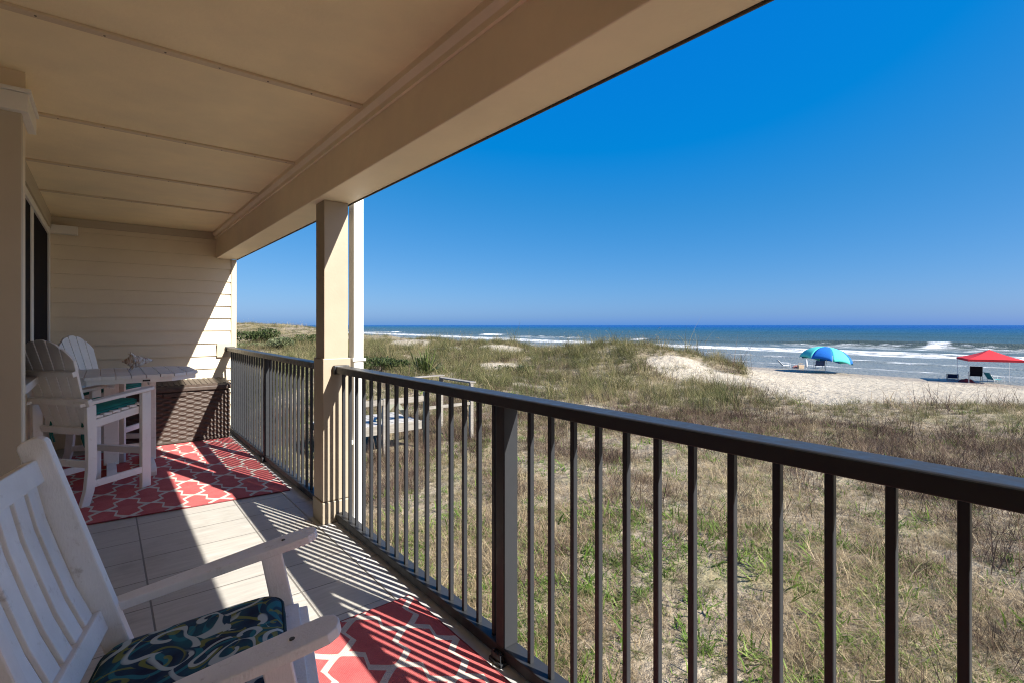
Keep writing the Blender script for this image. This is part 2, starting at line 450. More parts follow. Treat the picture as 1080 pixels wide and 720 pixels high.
# ---- railings
XI, XO = 1.235, 1.306
RB = {}
def railing(name, label, ya, yb, posts, phase):
    t = thing(name, label, 'railing', (0, 0, 0))
    mb = MB(); mb.prism([(1.226, 1.026), (1.226, 1.066), (1.231, 1.071), (1.311, 1.071), (1.316, 1.066), (1.316, 1.026)], 'y', ya, yb)
    mb.build('top_rail', M['rail'], t, bevel=.003)
    MB().box(XI, XO, ya, yb, .018, .064).build('bottom_rail', M['rail'], t, bevel=.004)
    for yp in posts:
        p = MB().box(XI - .001, XO, yp - .026, yp + .026, .064, 1.026).build('post', M['rail'], t, bevel=.003)
        mb = MB(); mb.box(XI - .028, XO - .02, yp - .04, yp + .04, .0035, .018); mb.box(XI - .022, XI - .002, yp - .03, yp + .03, .018, .045)
        mb.tube([(XI - .015, yp - .02, .04), (XI - .015, yp - .02, .052)], .006, 6); mb.tube([(XI - .015, yp + .02, .04), (XI - .015, yp + .02, .052)], .006, 6)
        mb.build('foot_bracket', M['rail'], p, bevel=.002)
    for ye in (ya, yb):
        s = 1 if ye == ya else -1
        MB().box(1.215, 1.322, min(ye, ye + s * .035) , max(ye, ye + s * .035), 1.018, 1.078).build('rail_cap', M['rail'], t, bevel=.006)
    k = 0; y = phase
    ys = []
    lo, hi = ya + .03, yb - .03
    y = phase - math.floor((phase - lo) / .1135) * .1135
    while y < hi:
        if all(abs(y - p_) > .045 for p_ in posts): ys.append(y)
        y += .1135
    me = RB.get('me')
    if me is None:
        mb = MB(); mb.box(-.0095, .0095, -.0095, .0095, .0, .964)
        b0 = mb.build('baluster', M['rail'], t, bevel=.0015, seg=1); RB['me'] = b0.data; RB['o'] = b0
        b0.location = (1.268, ys[0], .063); ys = ys[1:]
    for y in ys:
        b = RB['o'].copy(); C.objects.link(b); b.parent = t; b.location = (1.268, y, .063)
    return t
railing('balcony_railing', 'dark bronze metal railing in front, running from the column to the right edge', -2.35, 3.441, (1.596, -.29, -2.2), 1.447)
railing('balcony_railing', 'dark bronze metal railing behind the column, ending at the sided wall', 3.639, YE - .018, (5.43,), 3.72)

# ================================================================== TERRAIN
CA = R(4.0)                                   # the shore runs 4 degrees off the balcony
def noise2(x, y, seed=0):
    """smooth value noise, numpy"""
    x = np.asarray(x, float); y = np.asarray(y, float)
    xi = np.floor(x).astype(np.int64); yi = np.floor(y).astype(np.int64); xf = x - xi; yf = y - yi
    def hsh(a, b):
        h = (a * 374761393 + b * 668265263 + seed * 974634221) & 0xFFFFFFFF
        h = ((h ^ (h >> 13)) * 1274126177) & 0xFFFFFFFF
        return ((h ^ (h >> 16)) & 0xFFFF) / 65535.0
    u = xf * xf * (3 - 2 * xf); v = yf * yf * (3 - 2 * yf)
    return (hsh(xi, yi) * (1 - u) + hsh(xi + 1, yi) * u) * (1 - v) + (hsh(xi, yi + 1) * (1 - u) + hsh(xi + 1, yi + 1) * u) * v
def fbm(x, y, seed=0, o=4):
    s = 0; a = .5
    for i in range(o): s = s + a * noise2(x * 2 ** i, y * 2 ** i, seed + i * 17); a *= .5
    return s / (1 - .5 ** o)
def sst(x, a, b):
    t = np.clip((np.asarray(x, float) - a) / (b - a), 0, 1); return t * t * (3 - 2 * t)
SEA_Z = -2.15
def DS(x, y): return x * math.cos(CA) - y * math.sin(CA), x * math.sin(CA) + y * math.cos(CA)
def dune_edge(S):   # seaward limit of the vegetation
    return 21.0 + 1.6 * np.clip(9 - S, 0, 6) + 8.5 * sst(S, 10.5, 18) + 1.6 * (noise2(S / 4.0, S * 0 + 3.3, 5) - .5)
def height(x, y):
    D, S = DS(x, y)
    near = sst(np.hypot(x - 2, y - 3), 2, 14)
    z = -1.93 + .10 * (fbm(x / 5, y / 5, 1) - .5) * 2 * (1 - sst(D, 31, 37)) + .04 * (noise2(x / .7, y / .7, 9) - .5)
    hum = (fbm(x / 9, y / 9, 21, 3) - .42)
    z = z + near * sst(S, 10, 26) * sst(D, 1, 8) * (1 - .8 * sst(D, 17, 26)) * (1 - sst(D, 24, 30)) * (.5 + 1.5 * hum)
    z = z + .45 * sst(S, 30, 70) * (1 - sst(D, 25, 33)) + .75 * sst(S, 60, 190) * (1 - sst(D, 22, 33)) + .8 * sst(S, 150, 420) * (1 - sst(D, 18, 32))
    z = z + 1.35 * sst(S, 70, 125) * (1 - sst(D, 28, 35))
    # foredune
    Dc = 26.3 + 1.6 * (noise2(S / 11, S * 0, 31) - .5) * 2
    A = sst(S, 9.5, 20) * (1.12 + .60 * (noise2(S / 6.5, S * 0, 44) - .5) * 2)
    wv = np.where(D > Dc, 4.2, 6.0)
    z = z + A * np.exp(-((D - Dc) / wv) ** 2) * (1 - .25 * sst(S, 40, 80)) * (.72 + .56 * fbm(x / 3, y / 3, 71, 3))
    z = z + .50 * np.exp(-((D - 25.5) / 4.2) ** 2 - ((S - 22.5) / 5.0) ** 2)
    # low berm where the plants meet the open beach
    z = z + .22 * np.exp(-((D - 24) / 4.0) ** 2) * (1 - sst(S, 8, 16))
    # beach face
    bz = -1.95 - .15 * sst(D, 31, 38) - .07 * np.clip((D - 37.5) / 5.2, 0, None)
    bz = np.maximum(bz, -4.5) + .035 * (fbm(x / 1.1, y / 1.1, 55, 3) - .5) * 2 * (1 - sst(D, 35, 39))
    t = sst(D, 30, 34.5)
    z = z * (1 - t) + bz * t
    return z
def bare(x, y):
    """1 = open sand"""
    D, S = DS(x, y)
    b = sst(D - dune_edge(S), -.5, .8)
    def patch(cx, cy, rx, ry, ang=0.0):
        dx = x - cx; dy = y - cy; c = math.cos(ang); s_ = math.sin(ang)
        u = (dx * c + dy * s_) / rx; v = (-dx * s_ + dy * c) / ry
        return 1 - sst(np.hypot(u, v) + .5 * (fbm(x / 1.6, y / 1.6, 91, 3) - .5) * 2, .75, 1.1)
    for p in ((25.4, 15.6, 2.0, 2.3, .1), (25.6, 13.2, 1.8, 2.6, -.2), (26.3, 10.5, 3.0, 2.2, 0), (19.5, 25.2, 1.3, 1.6, 0), (22, 40, 2.2, 5, 0), (25.5, 52, 2.0, 7, 0),
              (17.0, 19.5, .8, 1.6, .3), (14.5, 13.0, .6, 1.2, .2), (24, 70, 2.5, 9, 0), (26, 33, 1.2, 3, 0)):
        b = np.maximum(b, patch(*p))
    return np.clip(b, 0, 1)
CAMF = (math.sin(R(39.1)), math.cos(R(39.1)))
def ray(px, py):
    a = (px - 540) / 530.0; v = (343 - py) / 530.0
    c, s_ = math.cos(R(39.1)), math.sin(R(39.1))
    return a * c + s_, -a * s_ + c, v
def hit(px, py):
    dx, dy, dz = ray(px, py); d = 3.0
    while d < 400:
        if 1.35 + dz * d <= float(height(dx * d, dy * d)): break
        d *= 1.002
    return Vector((dx * d, dy * d, float(height(dx * d, dy * d)))), d

# polar sheet round the building, fine near, reaching the horizon
na, nr = 560, 420
th = np.concatenate([np.linspace(R(-8), R(100), 460, endpoint=False), np.linspace(R(100), R(352), na - 460, endpoint=False)])   # angle from +Y toward +X
rr = np.concatenate([[0.0], np.geomspace(1.2, 9000, nr - 1)])
TH, RR = np.meshgrid(th, rr)
X = RR * np.sin(TH); Y = RR * np.cos(TH)
Zt = height(X, Y)
far = sst(RR, 700, 2500); Zt = Zt * (1 - far) + far * np.where(DS(X, Y)[0] > 33, -4.5, .5)
verts = np.stack([X, Y, Zt], -1).reshape(-1, 3)
idx = np.arange(na * nr).reshape(nr, na)
a = idx[:-1, :]; b = np.roll(idx, -1, 1)[:-1, :]; c_ = np.roll(idx, -1, 1)[1:, :]; d_ = idx[1:, :]
faces = np.stack([a, d_, c_, b], -1).reshape(-1, 4)
me = bpy.data.meshes.new('dune_ground')
me.vertices.add(len(verts)); me.vertices.foreach_set('co', verts.ravel())
me.loops.add(faces.size); me.loops.foreach_set('vertex_index', faces.ravel().astype(np.int32))
me.polygons.add(len(faces)); me.polygons.foreach_set('loop_start', np.arange(0, faces.size, 4, dtype=np.int32))
me.polygons.foreach_set('use_smooth', np.ones(len(faces), bool)); me.update(calc_edges=True); me.validate()
at = me.attributes.new('bare', 'FLOAT', 'POINT'); at.data.foreach_set('value', bare(X, Y).ravel().astype(np.float32))
m = mat('dune sand and litter', (.5, .45, .36), .95, .1); n = N(m); P = n.pos()
att = n.new('ShaderNodeAttribute', attribute_name='bare').outputs['Fac']
px_, py_, pz_ = n.sep(P)
Dn = n.math('SUBTRACT', n.math('MULTIPLY', px_, math.cos(CA)), n.math('MULTIPLY', py_, math.sin(CA)))
g1 = n.noise(P, .55, 6, .62); g2 = n.noise(P, 4.0, 6, .7); g3 = n.noise(P, 30, 4, .65)
sand = n.ramp(n.math('ADD', n.math('MULTIPLY', g1, .5), n.math('MULTIPLY', g2, .5)), [(.35, (.345, .30, .232)), (.6, (.445, .396, .315))])
foot = n.noise(P, 2.6, 3, .5)
sand = n.mix(n.smooth(foot, .34, .48, .45, 0), sand, (.23, .19, .145))
lit = n.ramp(g2, [(.3, (.12, .095, .065)), (.5, (.24, .195, .135)), (.7, (.42, .355, .265))])
lit = n.mix(n.smooth(g1, .45, .65, 0, .7), lit, (.24, .22, .12))
lit = n.mix(n.smooth(g3, .5, .7, 0, .5), lit, (.40, .34, .26))
col = n.mix(n.smooth(att, .15, .75), lit, sand)
wet = n.smooth(n.math('ADD', Dn, n.math('MULTIPLY', n.math('SUBTRACT', n.noise(n.mapping(P, (1, .2, 1)), .5, 4), .5), 3.0)), 37.6, 39.6, 0, 1)
col = n.mix(wet, col, (.30, .255, .20))
n.base(col); n.rough(n.math('SUBTRACT', .95, n.math('MULTIPLY', wet, .45)))
n.bump(n.math('ADD', n.math('MULTIPLY', foot, 1.0), n.math('MULTIPLY', g2, .9)), 1.0, .16)
me.materials.append(m)
o = bpy.data.objects.new('dune_ground', me); C.objects.link(o); tag(o, kind='structure')

# ================================================================== SEA
Sv = np.concatenate([-np.geomspace(9000, 60, 40), np.linspace(-55, 120, 420), np.geomspace(122, 9000, 160)])
Dv = np.concatenate([np.linspace(38, 130, 330), np.geomspace(130.5, 700, 240), np.geomspace(705, 14000, 60)])
SS, DD = np.meshgrid(Sv, Dv)
Xs = DD * math.cos(CA) + SS * math.sin(CA); Ys = -DD * math.sin(CA) + SS * math.cos(CA)
wob = 5 * (noise2(SS / 26, SS * 0 + 1, 61) - .5) + 2.0 * (noise2(SS / 8, SS * 0 + 2, 62) - .5)
Zs = np.full_like(SS, SEA_Z)
def ridge(Dc, w, amp): 
    u = (DD + wob - Dc); return amp * np.where(u < 0, np.exp(-(u / (w * .45)) ** 2), np.exp(-(u / w) ** 2))
Zs += ridge(99, 4.0, .85) * (.35 + .75 * sst(SS, 6, 16) * (1 - sst(SS, 34, 60)))
Zs += ridge(72, 3.0, .28) + ridge(56, 2, .12) + ridge(135, 7, .3) * noise2(SS / 30, SS * 0, 64) + ridge(175, 9, .3) * noise2(SS / 40, SS * 0, 65) + ridge(230, 12, .35) * noise2(SS / 40, SS * 0, 66)
Zs += .16 * (fbm(DD / 3.2, SS / 11, 67, 3) - .5) * sst(DD, 44, 60) * (1 - sst(DD, 500, 900)) + .05 * (fbm(DD / 1.0, SS / 2.4, 68, 2) - .5) * sst(DD, 44, 52) * (1 - sst(DD, 250, 400))
nv = len(Dv); ns = len(Sv); idx = np.arange(nv * ns).reshape(nv, ns)
faces = np.stack([idx[:-1, :-1], idx[1:, :-1], idx[1:, 1:], idx[:-1, 1:]], -1).reshape(-1, 4)
verts = np.stack([Xs, Ys, Zs], -1).reshape(-1, 3)
me = bpy.data.meshes.new('sea')
me.vertices.add(len(verts)); me.vertices.foreach_set('co', verts.ravel())
me.loops.add(faces.size); me.loops.foreach_set('vertex_index', faces.ravel().astype(np.int32))
me.polygons.add(len(faces)); me.polygons.foreach_set('loop_start', np.arange(0, faces.size, 4, dtype=np.int32))
me.polygons.foreach_set('use_smooth', np.ones(len(faces), bool)); me.update(calc_edges=True); me.validate()
# foam cover: computed along the breaking lines of the real wave positions
fo = np.zeros_like(SS); U = DD + wob
def band(a_, b_, soft): return sst(U, a_ - soft, a_) * (1 - sst(U, b_, b_ + soft * .6))
fo = np.maximum(fo, band(68.5, 73.5, 3.0) * .80)
fo = np.maximum(fo, band(50, 66, 5) * .30)
fo = np.maximum(fo, band(55.4, 56.6, 1.2) * .62)
fo = np.maximum(fo, band(46, 47.4, .8) * .6)
brk = np.exp(-((SS - 25.5) / 2.2) ** 2) + sst(noise2(SS / 13 + 3.7, SS * 0, 83), .72, .84) * sst(SS, 60, 90)
fo = np.maximum(fo, band(95.5, 100, 1.2) * brk)
fo = np.maximum(fo, band(86, 97, 4) * .62 * sst(noise2(SS / 30 + 1.1, SS * 0, 84), .5, .75))
at = me.attributes.new('foam', 'FLOAT', 'POINT'); at.data.foreach_set('value', fo.ravel().astype(np.float32))
m = mat('sea water', (.02, .08, .18), .22, .22); n = N(m); P = n.pos()
px_, py_, pz_ = n.sep(P)
Dn = n.math('SUBTRACT', n.math('MULTIPLY', px_, math.cos(CA)), n.math('MULTIPLY', py_, math.sin(CA)))
Sn = n.math('ADD', n.math('MULTIPLY', px_, math.sin(CA)), n.math('MULTIPLY', py_, math.cos(CA)))
q = n.comb(n.math('MULTIPLY', Dn, 1.0), n.math('MULTIPLY', Sn, .16), 0)
band1 = n.noise(q, .035, 5, .6)
lg = n.math('LOGARITHM', Dn, 10.0)                      # 40 m -> 1.6, 10 km -> 4
lg = n.math('ADD', lg, n.math('MULTIPLY', n.math('SUBTRACT', band1, .5), .45))
t = n.math('DIVIDE', n.math('SUBTRACT', lg, 1.6), 2.2)
col = n.ramp(t, [(.0, (.20, .195, .17)), (.10, (.135, .155, .145)), (.20, (.05, .07, .058)), (.34, (.022, .055, .062)), (.47, (.002, .045, .12)), (.62, (.0, .03, .17)), (1.0, (.001, .04, .20))])
fatt = n.new('ShaderNodeAttribute', attribute_name='foam').outputs['Fac']
fn = n.noise(n.comb(Dn, n.math('MULTIPLY', Sn, .3), 0), 1.1, 6, .68)
fm = n.smooth(n.math('ADD', fatt, n.math('MULTIPLY', n.math('SUBTRACT', fn, .5), 1.7)), .55, .95, 0, .92)
fm = n.math('MULTIPLY', fm, n.smooth(fatt, .02, .2, 0, 1))
caps = n.noise(n.comb(Dn, n.math('MULTIPLY', Sn, .25), 0), .22, 7, .7)
fm = n.math('MAXIMUM', fm, n.math('MULTIPLY', n.smooth(caps, .80, .86, 0, .3), n.smooth(Dn, 80, 110, 0, 1)))
n.base(n.mix(fm, col, (.78, .79, .79)))
n.rough(n.math('ADD', .25, n.math('MULTIPLY', fm, .6)))
n.p.inputs['IOR'].default_value = 1.33
n.bump(n.math('ADD', n.noise(n.comb(Dn, n.math('MULTIPLY', Sn, .4), 0), .9, 5, .6), n.math('MULTIPLY', n.noise(P, 5, 4, .6), .4)), .9, .5)
me.materials.append(m)
o = bpy.data.objects.new('sea', me); C.objects.link(o); tag(o, kind='structure')

# ================================================================== DUNE VEGETATION
def blade_mat(name, stops, trans=.3, rough=.7):
    m = bpy.data.materials.new(name); m.use_nodes = True; n = N(m); t = n.t
    p = n.p; p.inputs['Roughness'].default_value = rough; p.inputs['Specular IOR Level'].default_value = .15
    tint = n.new('ShaderNodeAttribute', attribute_name='tint').outputs['Fac']
    rnd = n.new('ShaderNodeObjectInfo').outputs['Random']
    wn_ = n.noise(n.pos(), .35, 3, .6)
    f = n.math('ADD', n.math('ADD', n.math('MULTIPLY', tint, .45), n.math('MULTIPLY', rnd, .3)), n.math('MULTIPLY', n.smooth(wn_, .3, .7), .28))
    c = n.ramp(f, stops)
    n.link(c, p.inputs['Base Color'])
    tr = n.new('ShaderNodeBsdfTranslucent'); n.link(c, tr.inputs['Color'])
    mx = n.new('ShaderNodeMixShader'); mx.inputs[0].default_value = trans
    n.link(p.outputs[0], mx.inputs[1]); n.link(tr.outputs[0], mx.inputs[2])
    out = [x for x in t.nodes if x.type == 'OUTPUT_MATERIAL'][0]; n.link(mx.outputs[0], out.inputs['Surface'])
    return m
BM = {
 'straw': blade_mat('straw blades', [(.12, (.12, .085, .05)), (.4, (.27, .20, .115)), (.75, (.45, .365, .23)), (1, (.22, .185, .09))]),
 'olive': blade_mat('olive blades', [(.12, (.050, .062, .024)), (.4, (.110, .118, .045)), (.7, (.20, .18, .082)), (1, (.33, .27, .145))]),
 'green': blade_mat('green weed leaves', [(.1, (.055, .105, .018)), (.5, (.115, .19, .032)), (.9, (.22, .29, .07))], .35, .55),
 'brown': blade_mat('brown twigs', [(.1, (.035, .022, .016)), (.5, (.085, .054, .040)), (.85, (.16, .11, .08)), (1, (.24, .18, .13))], .1),
 'oats': blade_mat('tan oat stalks', [(.1, (.18, .15, .07)), (.5, (.31, .255, .13)), (.9, (.45, .37, .22))], .25),
}
def clump_mesh(name, nb, h, hv, spread, lean, w, curl, seed, segs=3, mat_=None, leafy=False, heads=False):
    r = np.random.default_rng(seed); V = []; F = []; T = []
    for i in range(nb):
        az = r.uniform(0, 2 * PI); rad = spread * math.sqrt(r.random()); bx, by = rad * math.cos(r.uniform(0, 6.28)), rad * math.sin(r.uniform(0, 6.28))
        L = h * (1 + hv * r.normal()); L = max(L, h * .3); ln = abs(r.normal(lean, .3)); cu = r.normal(curl, .3)
        ww = w * r.uniform(.6, 1.3); side = np.array([-math.sin(az), math.cos(az)]); tw = r.uniform(-.6, .6)
        sx, sy = side * math.cos(tw) + np.array([math.cos(az), math.sin(az)]) * math.sin(tw)
        p = np.array([bx, by, -.03]); ang = ln; o = len(V); tint = r.random()
        for k in range(segs + 1):
            f = k / segs
            wd = ww * (math.sin(PI * min(.97, .18 + f * .8)) if leafy else (1 - f) ** .6) * .5 + .0002
            V.append((p[0] - sx * wd, p[1] - sy * wd, p[2])); V.append((p[0] + sx * wd, p[1] + sy * wd, p[2])); T += [tint, tint]
            st = L / segs; p = p + np.array([math.cos(az) * math.sin(ang), math.sin(az) * math.sin(ang), math.cos(ang)]) * st; ang += cu / segs
        for k in range(segs): F.append((o + 2 * k, o + 2 * k + 1, o + 2 * k + 3, o + 2 * k + 2))
        if heads and r.random() < .10:       # drooping seed head
            hp = p.copy(); 
            for q in range(9):
                o = len(V); c = hp + np.array([math.cos(az) * q * .016, math.sin(az) * q * .016, -.004 * q * q * .25 + r.normal(0, .01)])
                a_ = r.uniform(0, 6.28); e = .018; dx, dy = math.cos(a_) * e * .35, math.sin(a_) * e * .35
                V += [(c[0] - dx, c[1] - dy, c[2]), (c[0] + dx, c[1] + dy, c[2]), (c[0] + dx * .3 + .008, c[1] + dy * .3, c[2] - e * 1.4)]; T += [.6, .6, .6]; F.append((o, o + 1, o + 2))
    me = bpy.data.meshes.new(name); me.from_pydata(V, [], F); me.update()
    at = me.attributes.new('tint', 'FLOAT', 'POINT'); at.data.foreach_set('value', np.array(T, np.float32))
    me.materials.append(BM[mat_]); return me
def source(prefix, meshes):
    col = bpy.data.collections.new(prefix)
    for i, me in enumerate(meshes):
        ob = bpy.data.objects.new('%s_%02d' % (prefix, i), me); col.objects.link(ob)
    return col
src = {
 'straw': source('straw clump', [clump_mesh('straw', 64, .125, .45, .20, 1.05, .0040, .8, 100 + i, 3, 'straw') for i in range(4)]),
 'olive': source('olive clump', [clump_mesh('olive', 40, .34, .3, .14, .5, .0065, 1.0, 200 + i, 4, 'olive') for i in range(4)]),
 'green': source('weed clump', [clump_mesh('weed', 34, .10, .35, .12, .85, .012, .6, 300 + i, 3, 'green', leafy=True) for i in range(3)]),
 'brown': source('twig clump', [clump_mesh('twig', 38, .28, .35, .22, .75, .005, .25, 400 + i, 3, 'brown') for i in range(3)]),
 'oats': source('oat clump', [clump_mesh('oat', 20, .60, .22, .18, .3, .006, .6, 500 + i, 4, 'oats', heads=True) for i in range(3)]),
}
def scatter_object(name, kind, P, rot, scl, label):
    me = bpy.data.meshes.new(name); nP = len(P)
    me.vertices.add(nP); me.vertices.foreach_set('co', P.astype(np.float32).ravel())
    a1 = me.attributes.new('rot', 'FLOAT_VECTOR', 'POINT'); a1.data.foreach_set('vector', rot.astype(np.float32).ravel())
    a2 = me.attributes.new('scl', 'FLOAT_VECTOR', 'POINT'); a2.data.foreach_set('vector', scl.astype(np.float32).ravel())
    a3 = me.attributes.new('pick', 'INT', 'POINT'); a3.data.foreach_set('value', rng.integers(0, 12, nP).astype(np.int32))
    me.update()
    o = bpy.data.objects.new(name, me); C.objects.link(o); tag(o, label, kind='stuff')
    g = bpy.data.node_groups.new(name, 'GeometryNodeTree')
    g.interface.new_socket('Geometry', in_out='INPUT', socket_type='NodeSocketGeometry'); g.interface.new_socket('Geometry', in_out='OUTPUT', socket_type='NodeSocketGeometry')
    gi = g.nodes.new('NodeGroupInput'); go = g.nodes.new('NodeGroupOutput'); ip = g.nodes.new('GeometryNodeInstanceOnPoints')
    ci = g.nodes.new('GeometryNodeCollectionInfo'); ci.inputs['Collection'].default_value = src[kind]
    ci.inputs['Separate Children'].default_value = True; ci.inputs['Reset Children'].default_value = True
    def attr(nm, ty):
        nd = g.nodes.new('GeometryNodeInputNamedAttribute'); nd.data_type = ty; nd.inputs['Name'].default_value = nm
        return [s for s in nd.outputs if s.enabled][0]
    er = g.nodes.new('FunctionNodeEulerToRotation'); g.links.new(attr('rot', 'FLOAT_VECTOR'), er.inputs[0])
    g.links.new(gi.outputs[0], ip.inputs['Points']); g.links.new(ci.outputs[0], ip.inputs['Instance'])
    ip.inputs['Pick Instance'].default_value = True
    g.links.new(attr('pick', 'INT'), ip.inputs['Instance Index']); g.links.new(er.outputs[0], ip.inputs['Rotation']); g.links.new(attr('scl', 'FLOAT_VECTOR'), ip.inputs['Scale'])
    g.links.new(ip.outputs[0], go.inputs[0])
    md = o.modifiers.new('scatter', 'NODES'); md.node_group = g
    return o
def points(r0, r1, dens, seed, pw=1.0):
    """random points in the visible wedge between two radii"""
    r = np.random.default_rng(seed); th0, th1 = R(-3), R(96)
    area = .5 * (th1 - th0) * (r1 ** 2 - r0 ** 2); k = int(area * dens)
    u = r.random(k); rad = np.sqrt(r0 ** 2 + u * (r1 ** 2 - r0 ** 2)); t = r.uniform(th0, th1, k)
    x = rad * np.sin(t); y = rad * np.cos(t)
    D, S = DS(x, y)
    ok = ~((x < 1.5) & (y < YE + .5)) & (D > -.5) & (D < dune_edge(S) + .9)
    ok &= ~((x > 4.1) & (x < 6.5) & (y > 11.7) & (y < 13.35))
    x, y = x[ok], y[ok]
    keep = r.random(len(x)) > bare(x, y) * .97
    return x[keep], y[keep]
def mk(kind, zones, masker, label, name):
    Ps, Rs, Ss = [], [], []
    for zi, (r0, r1, dens, sc, sv) in enumerate(zones):
        x, y = points(r0, r1, dens, hash((kind, zi)) % 9999 if False else (sum(map(ord, kind)) * 31 + zi * 7))
        r = np.random.default_rng(zi * 13 + len(kind)); keep = r.random(len(x)) < masker(x, y); x, y = x[keep], y[keep]; k = len(x)
        P = np.stack([x, y, height(x, y)], -1)
        rot = np.stack([r.normal(0, .12, k), r.normal(0, .12, k), r.uniform(0, 2 * PI, k)], -1)
        s = sc * np.exp(r.normal(0, sv, k)); szz = s * np.exp(r.normal(0, .15, k))
        if r0 > 20: szz = .78 * sc ** .45 * np.exp(r.normal(0, sv, k))
        Sx = DS(x, y)[1]; lowc = 1 - .5 * (1 - sst(Sx, 9, 13)) * (kind in ('olive', 'oats')); s = s * lowc; szz = szz * lowc
        Ps.append(P); Rs.append(rot); Ss.append(np.stack([s, s, szz], -1))
    o = scatter_object(name, kind, np.concatenate(Ps), np.concatenate(Rs), np.concatenate(Ss), label)
    print(name, len(o.data.vertices)); return o
def nz(x, y, s, seed, a_, b_): return sst(fbm(x / s, y / s, seed, 3), a_, b_)
def brownband(x, y):
    D, S = DS(x, y)
    return np.maximum(np.exp(-((D - 17) / 4.5) ** 2) * (1 - .65 * sst(S, 12, 22)) * sst(S, -14, -4), .85 * sst(D, 14, 18) * (1 - sst(S, 9, 12)))
def edgeveg(x, y):
    D, S = DS(x, y); return sst(D, 18, 22) * (1 - sst(S, 9, 12))
def duneness(x, y):
    D, S = DS(x, y); return np.clip(sst(D, 9, 19) * sst(S, 7, 16) + sst(S, 24, 40), 0, 1)
mk('straw', [(1.8, 9, 110, .95, .35), (9, 20, 46, 1.0, .35), (20, 60, 4.5, 2.0, .3), (60, 200, .22, 4.5, .3)],
   lambda x, y: .06 + .94 * nz(x, y, 1.1, 401, .38, .56) - .3 * duneness(x, y), 'dry straw coloured grass matted over the dune ground', 'dry_grass')
mk('olive', [(1.8, 9, 46, .40, .45), (9, 20, 26, .52, .4), (20, 60, 8.5, 1.4, .35), (60, 220, .35, 3.2, .3)],
   lambda x, y: np.clip(.12 + .8 * edgeveg(x, y) + .7 * nz(x, y, 1.7, 402, .42, .58) + duneness(x, y) * (.15 + .85 * nz(x, y, 1.5, 412, .36, .54)), 0, 1), 'olive green dune grass growing in tufts', 'dune_grass')
mk('green', [(1.8, 9, 60, .9, .4), (9, 20, 9, 1.1, .3), (20, 60, .5, 2, .3)],
   lambda x, y: np.clip(1.0 * nz(x, y, .6, 403, .40, .52) * nz(x, y, 2.6, 413, .24, .42) + .10, 0, 1) * (1 - .8 * duneness(x, y)), 'bright green low weeds among the dry grass', 'weeds')
mk('brown', [(1.8, 9, 14, .7, .35), (9, 20, 26, .95, .35), (20, 60, 1.6, 1.8, .3), (60, 180, .06, 3.5, .3)],
   lambda x, y: np.clip(1.0 * nz(x, y, 1.6, 404, .46, .6) + 1.3 * brownband(x, y) * (.3 + .7 * nz(x, y, 1.2, 414, .38, .55)), 0, 1), 'dark brown twiggy undergrowth in patches', 'undergrowth')
mk('oats', [(9, 20, .8, .7, .25), (20, 60, 1.4, 1.0, .25), (60, 200, .2, 2.2, .25)],
   lambda x, y: duneness(x, y) * (.3 + .7 * nz(x, y, 3.2, 405, .4, .6)), 'tall tan sea oats standing on the dune crest', 'sea_oats_grass')

# ================================================================== RUGS
def rug(name, label, poly, m):
    o = thing(name, label, 'rug', (0, 0, 0))
    mb = MB(); mb.prism(poly, 'z', .0045, .010); mb.build('woven_field', m, o, bevel=.002)
    c = np.mean(np.array(poly), 0)
    mb = MB()
    for i in range(len(poly)):
        a = poly[i]; b = poly[(i + 1) % len(poly)]
        mb.tube([(a[0], a[1], .0075), (b[0], b[1], .0075)], .0045, 6)
    mb.build('binding', M['rug_binding'], o)
    return o
rug('rug', 'red trellis rug under the bar table and wicker box', [(1.183, 4.335), (1.187, 6.83), (-.43, 6.83), (-.43, 4.475)], M['rug_far'])
rug('rug', 'red trellis rug under the rocking chair', [(1.185, 2.262), (.06, 2.25), (.03, -.6), (1.185, -.6)], M['rug_near'])

# ================================================================== ROCKING CHAIR
rc = thing('rocking_chair', 'white slatted porch rocking chair in the lower left corner', 'rocking chair', (.146, 1.49, 0), -.225)
W = M['rocker_paint']
def V3(*a): return Vector(a)
pt, pb = V3(-.331, 0, 1.064), V3(-.132, 0, .43)
pd = (pt - pb).normalized()                               # up the back post
pn = V3(pd.z, 0, -pd.x)                                   # forwards, square to the post
foot = pb - pd * ((pb.z - .075) / pd.z)
def board(mb, a, b, fw, th, taper=1.0):
    """board from a to b: fw along the chair's fore-aft, th across it"""
    t = (b - a).normalized(); y = V3(0, 1, 0); u = y.cross(t).normalized()
    vs = []
    for p, k in ((a, 1), (b, taper)):
        for sx, sy in ((-1, -1), (1, -1), (1, 1), (-1, 1)): vs.append(p + u * (sx * fw * k / 2) + y * (sy * th / 2))
    mb.add(vs, [(0, 1, 2, 3), (7, 6, 5, 4), (0, 4, 5, 1), (1, 5, 6, 2), (2, 6, 7, 3), (3, 7, 4, 0)])
HP = .251
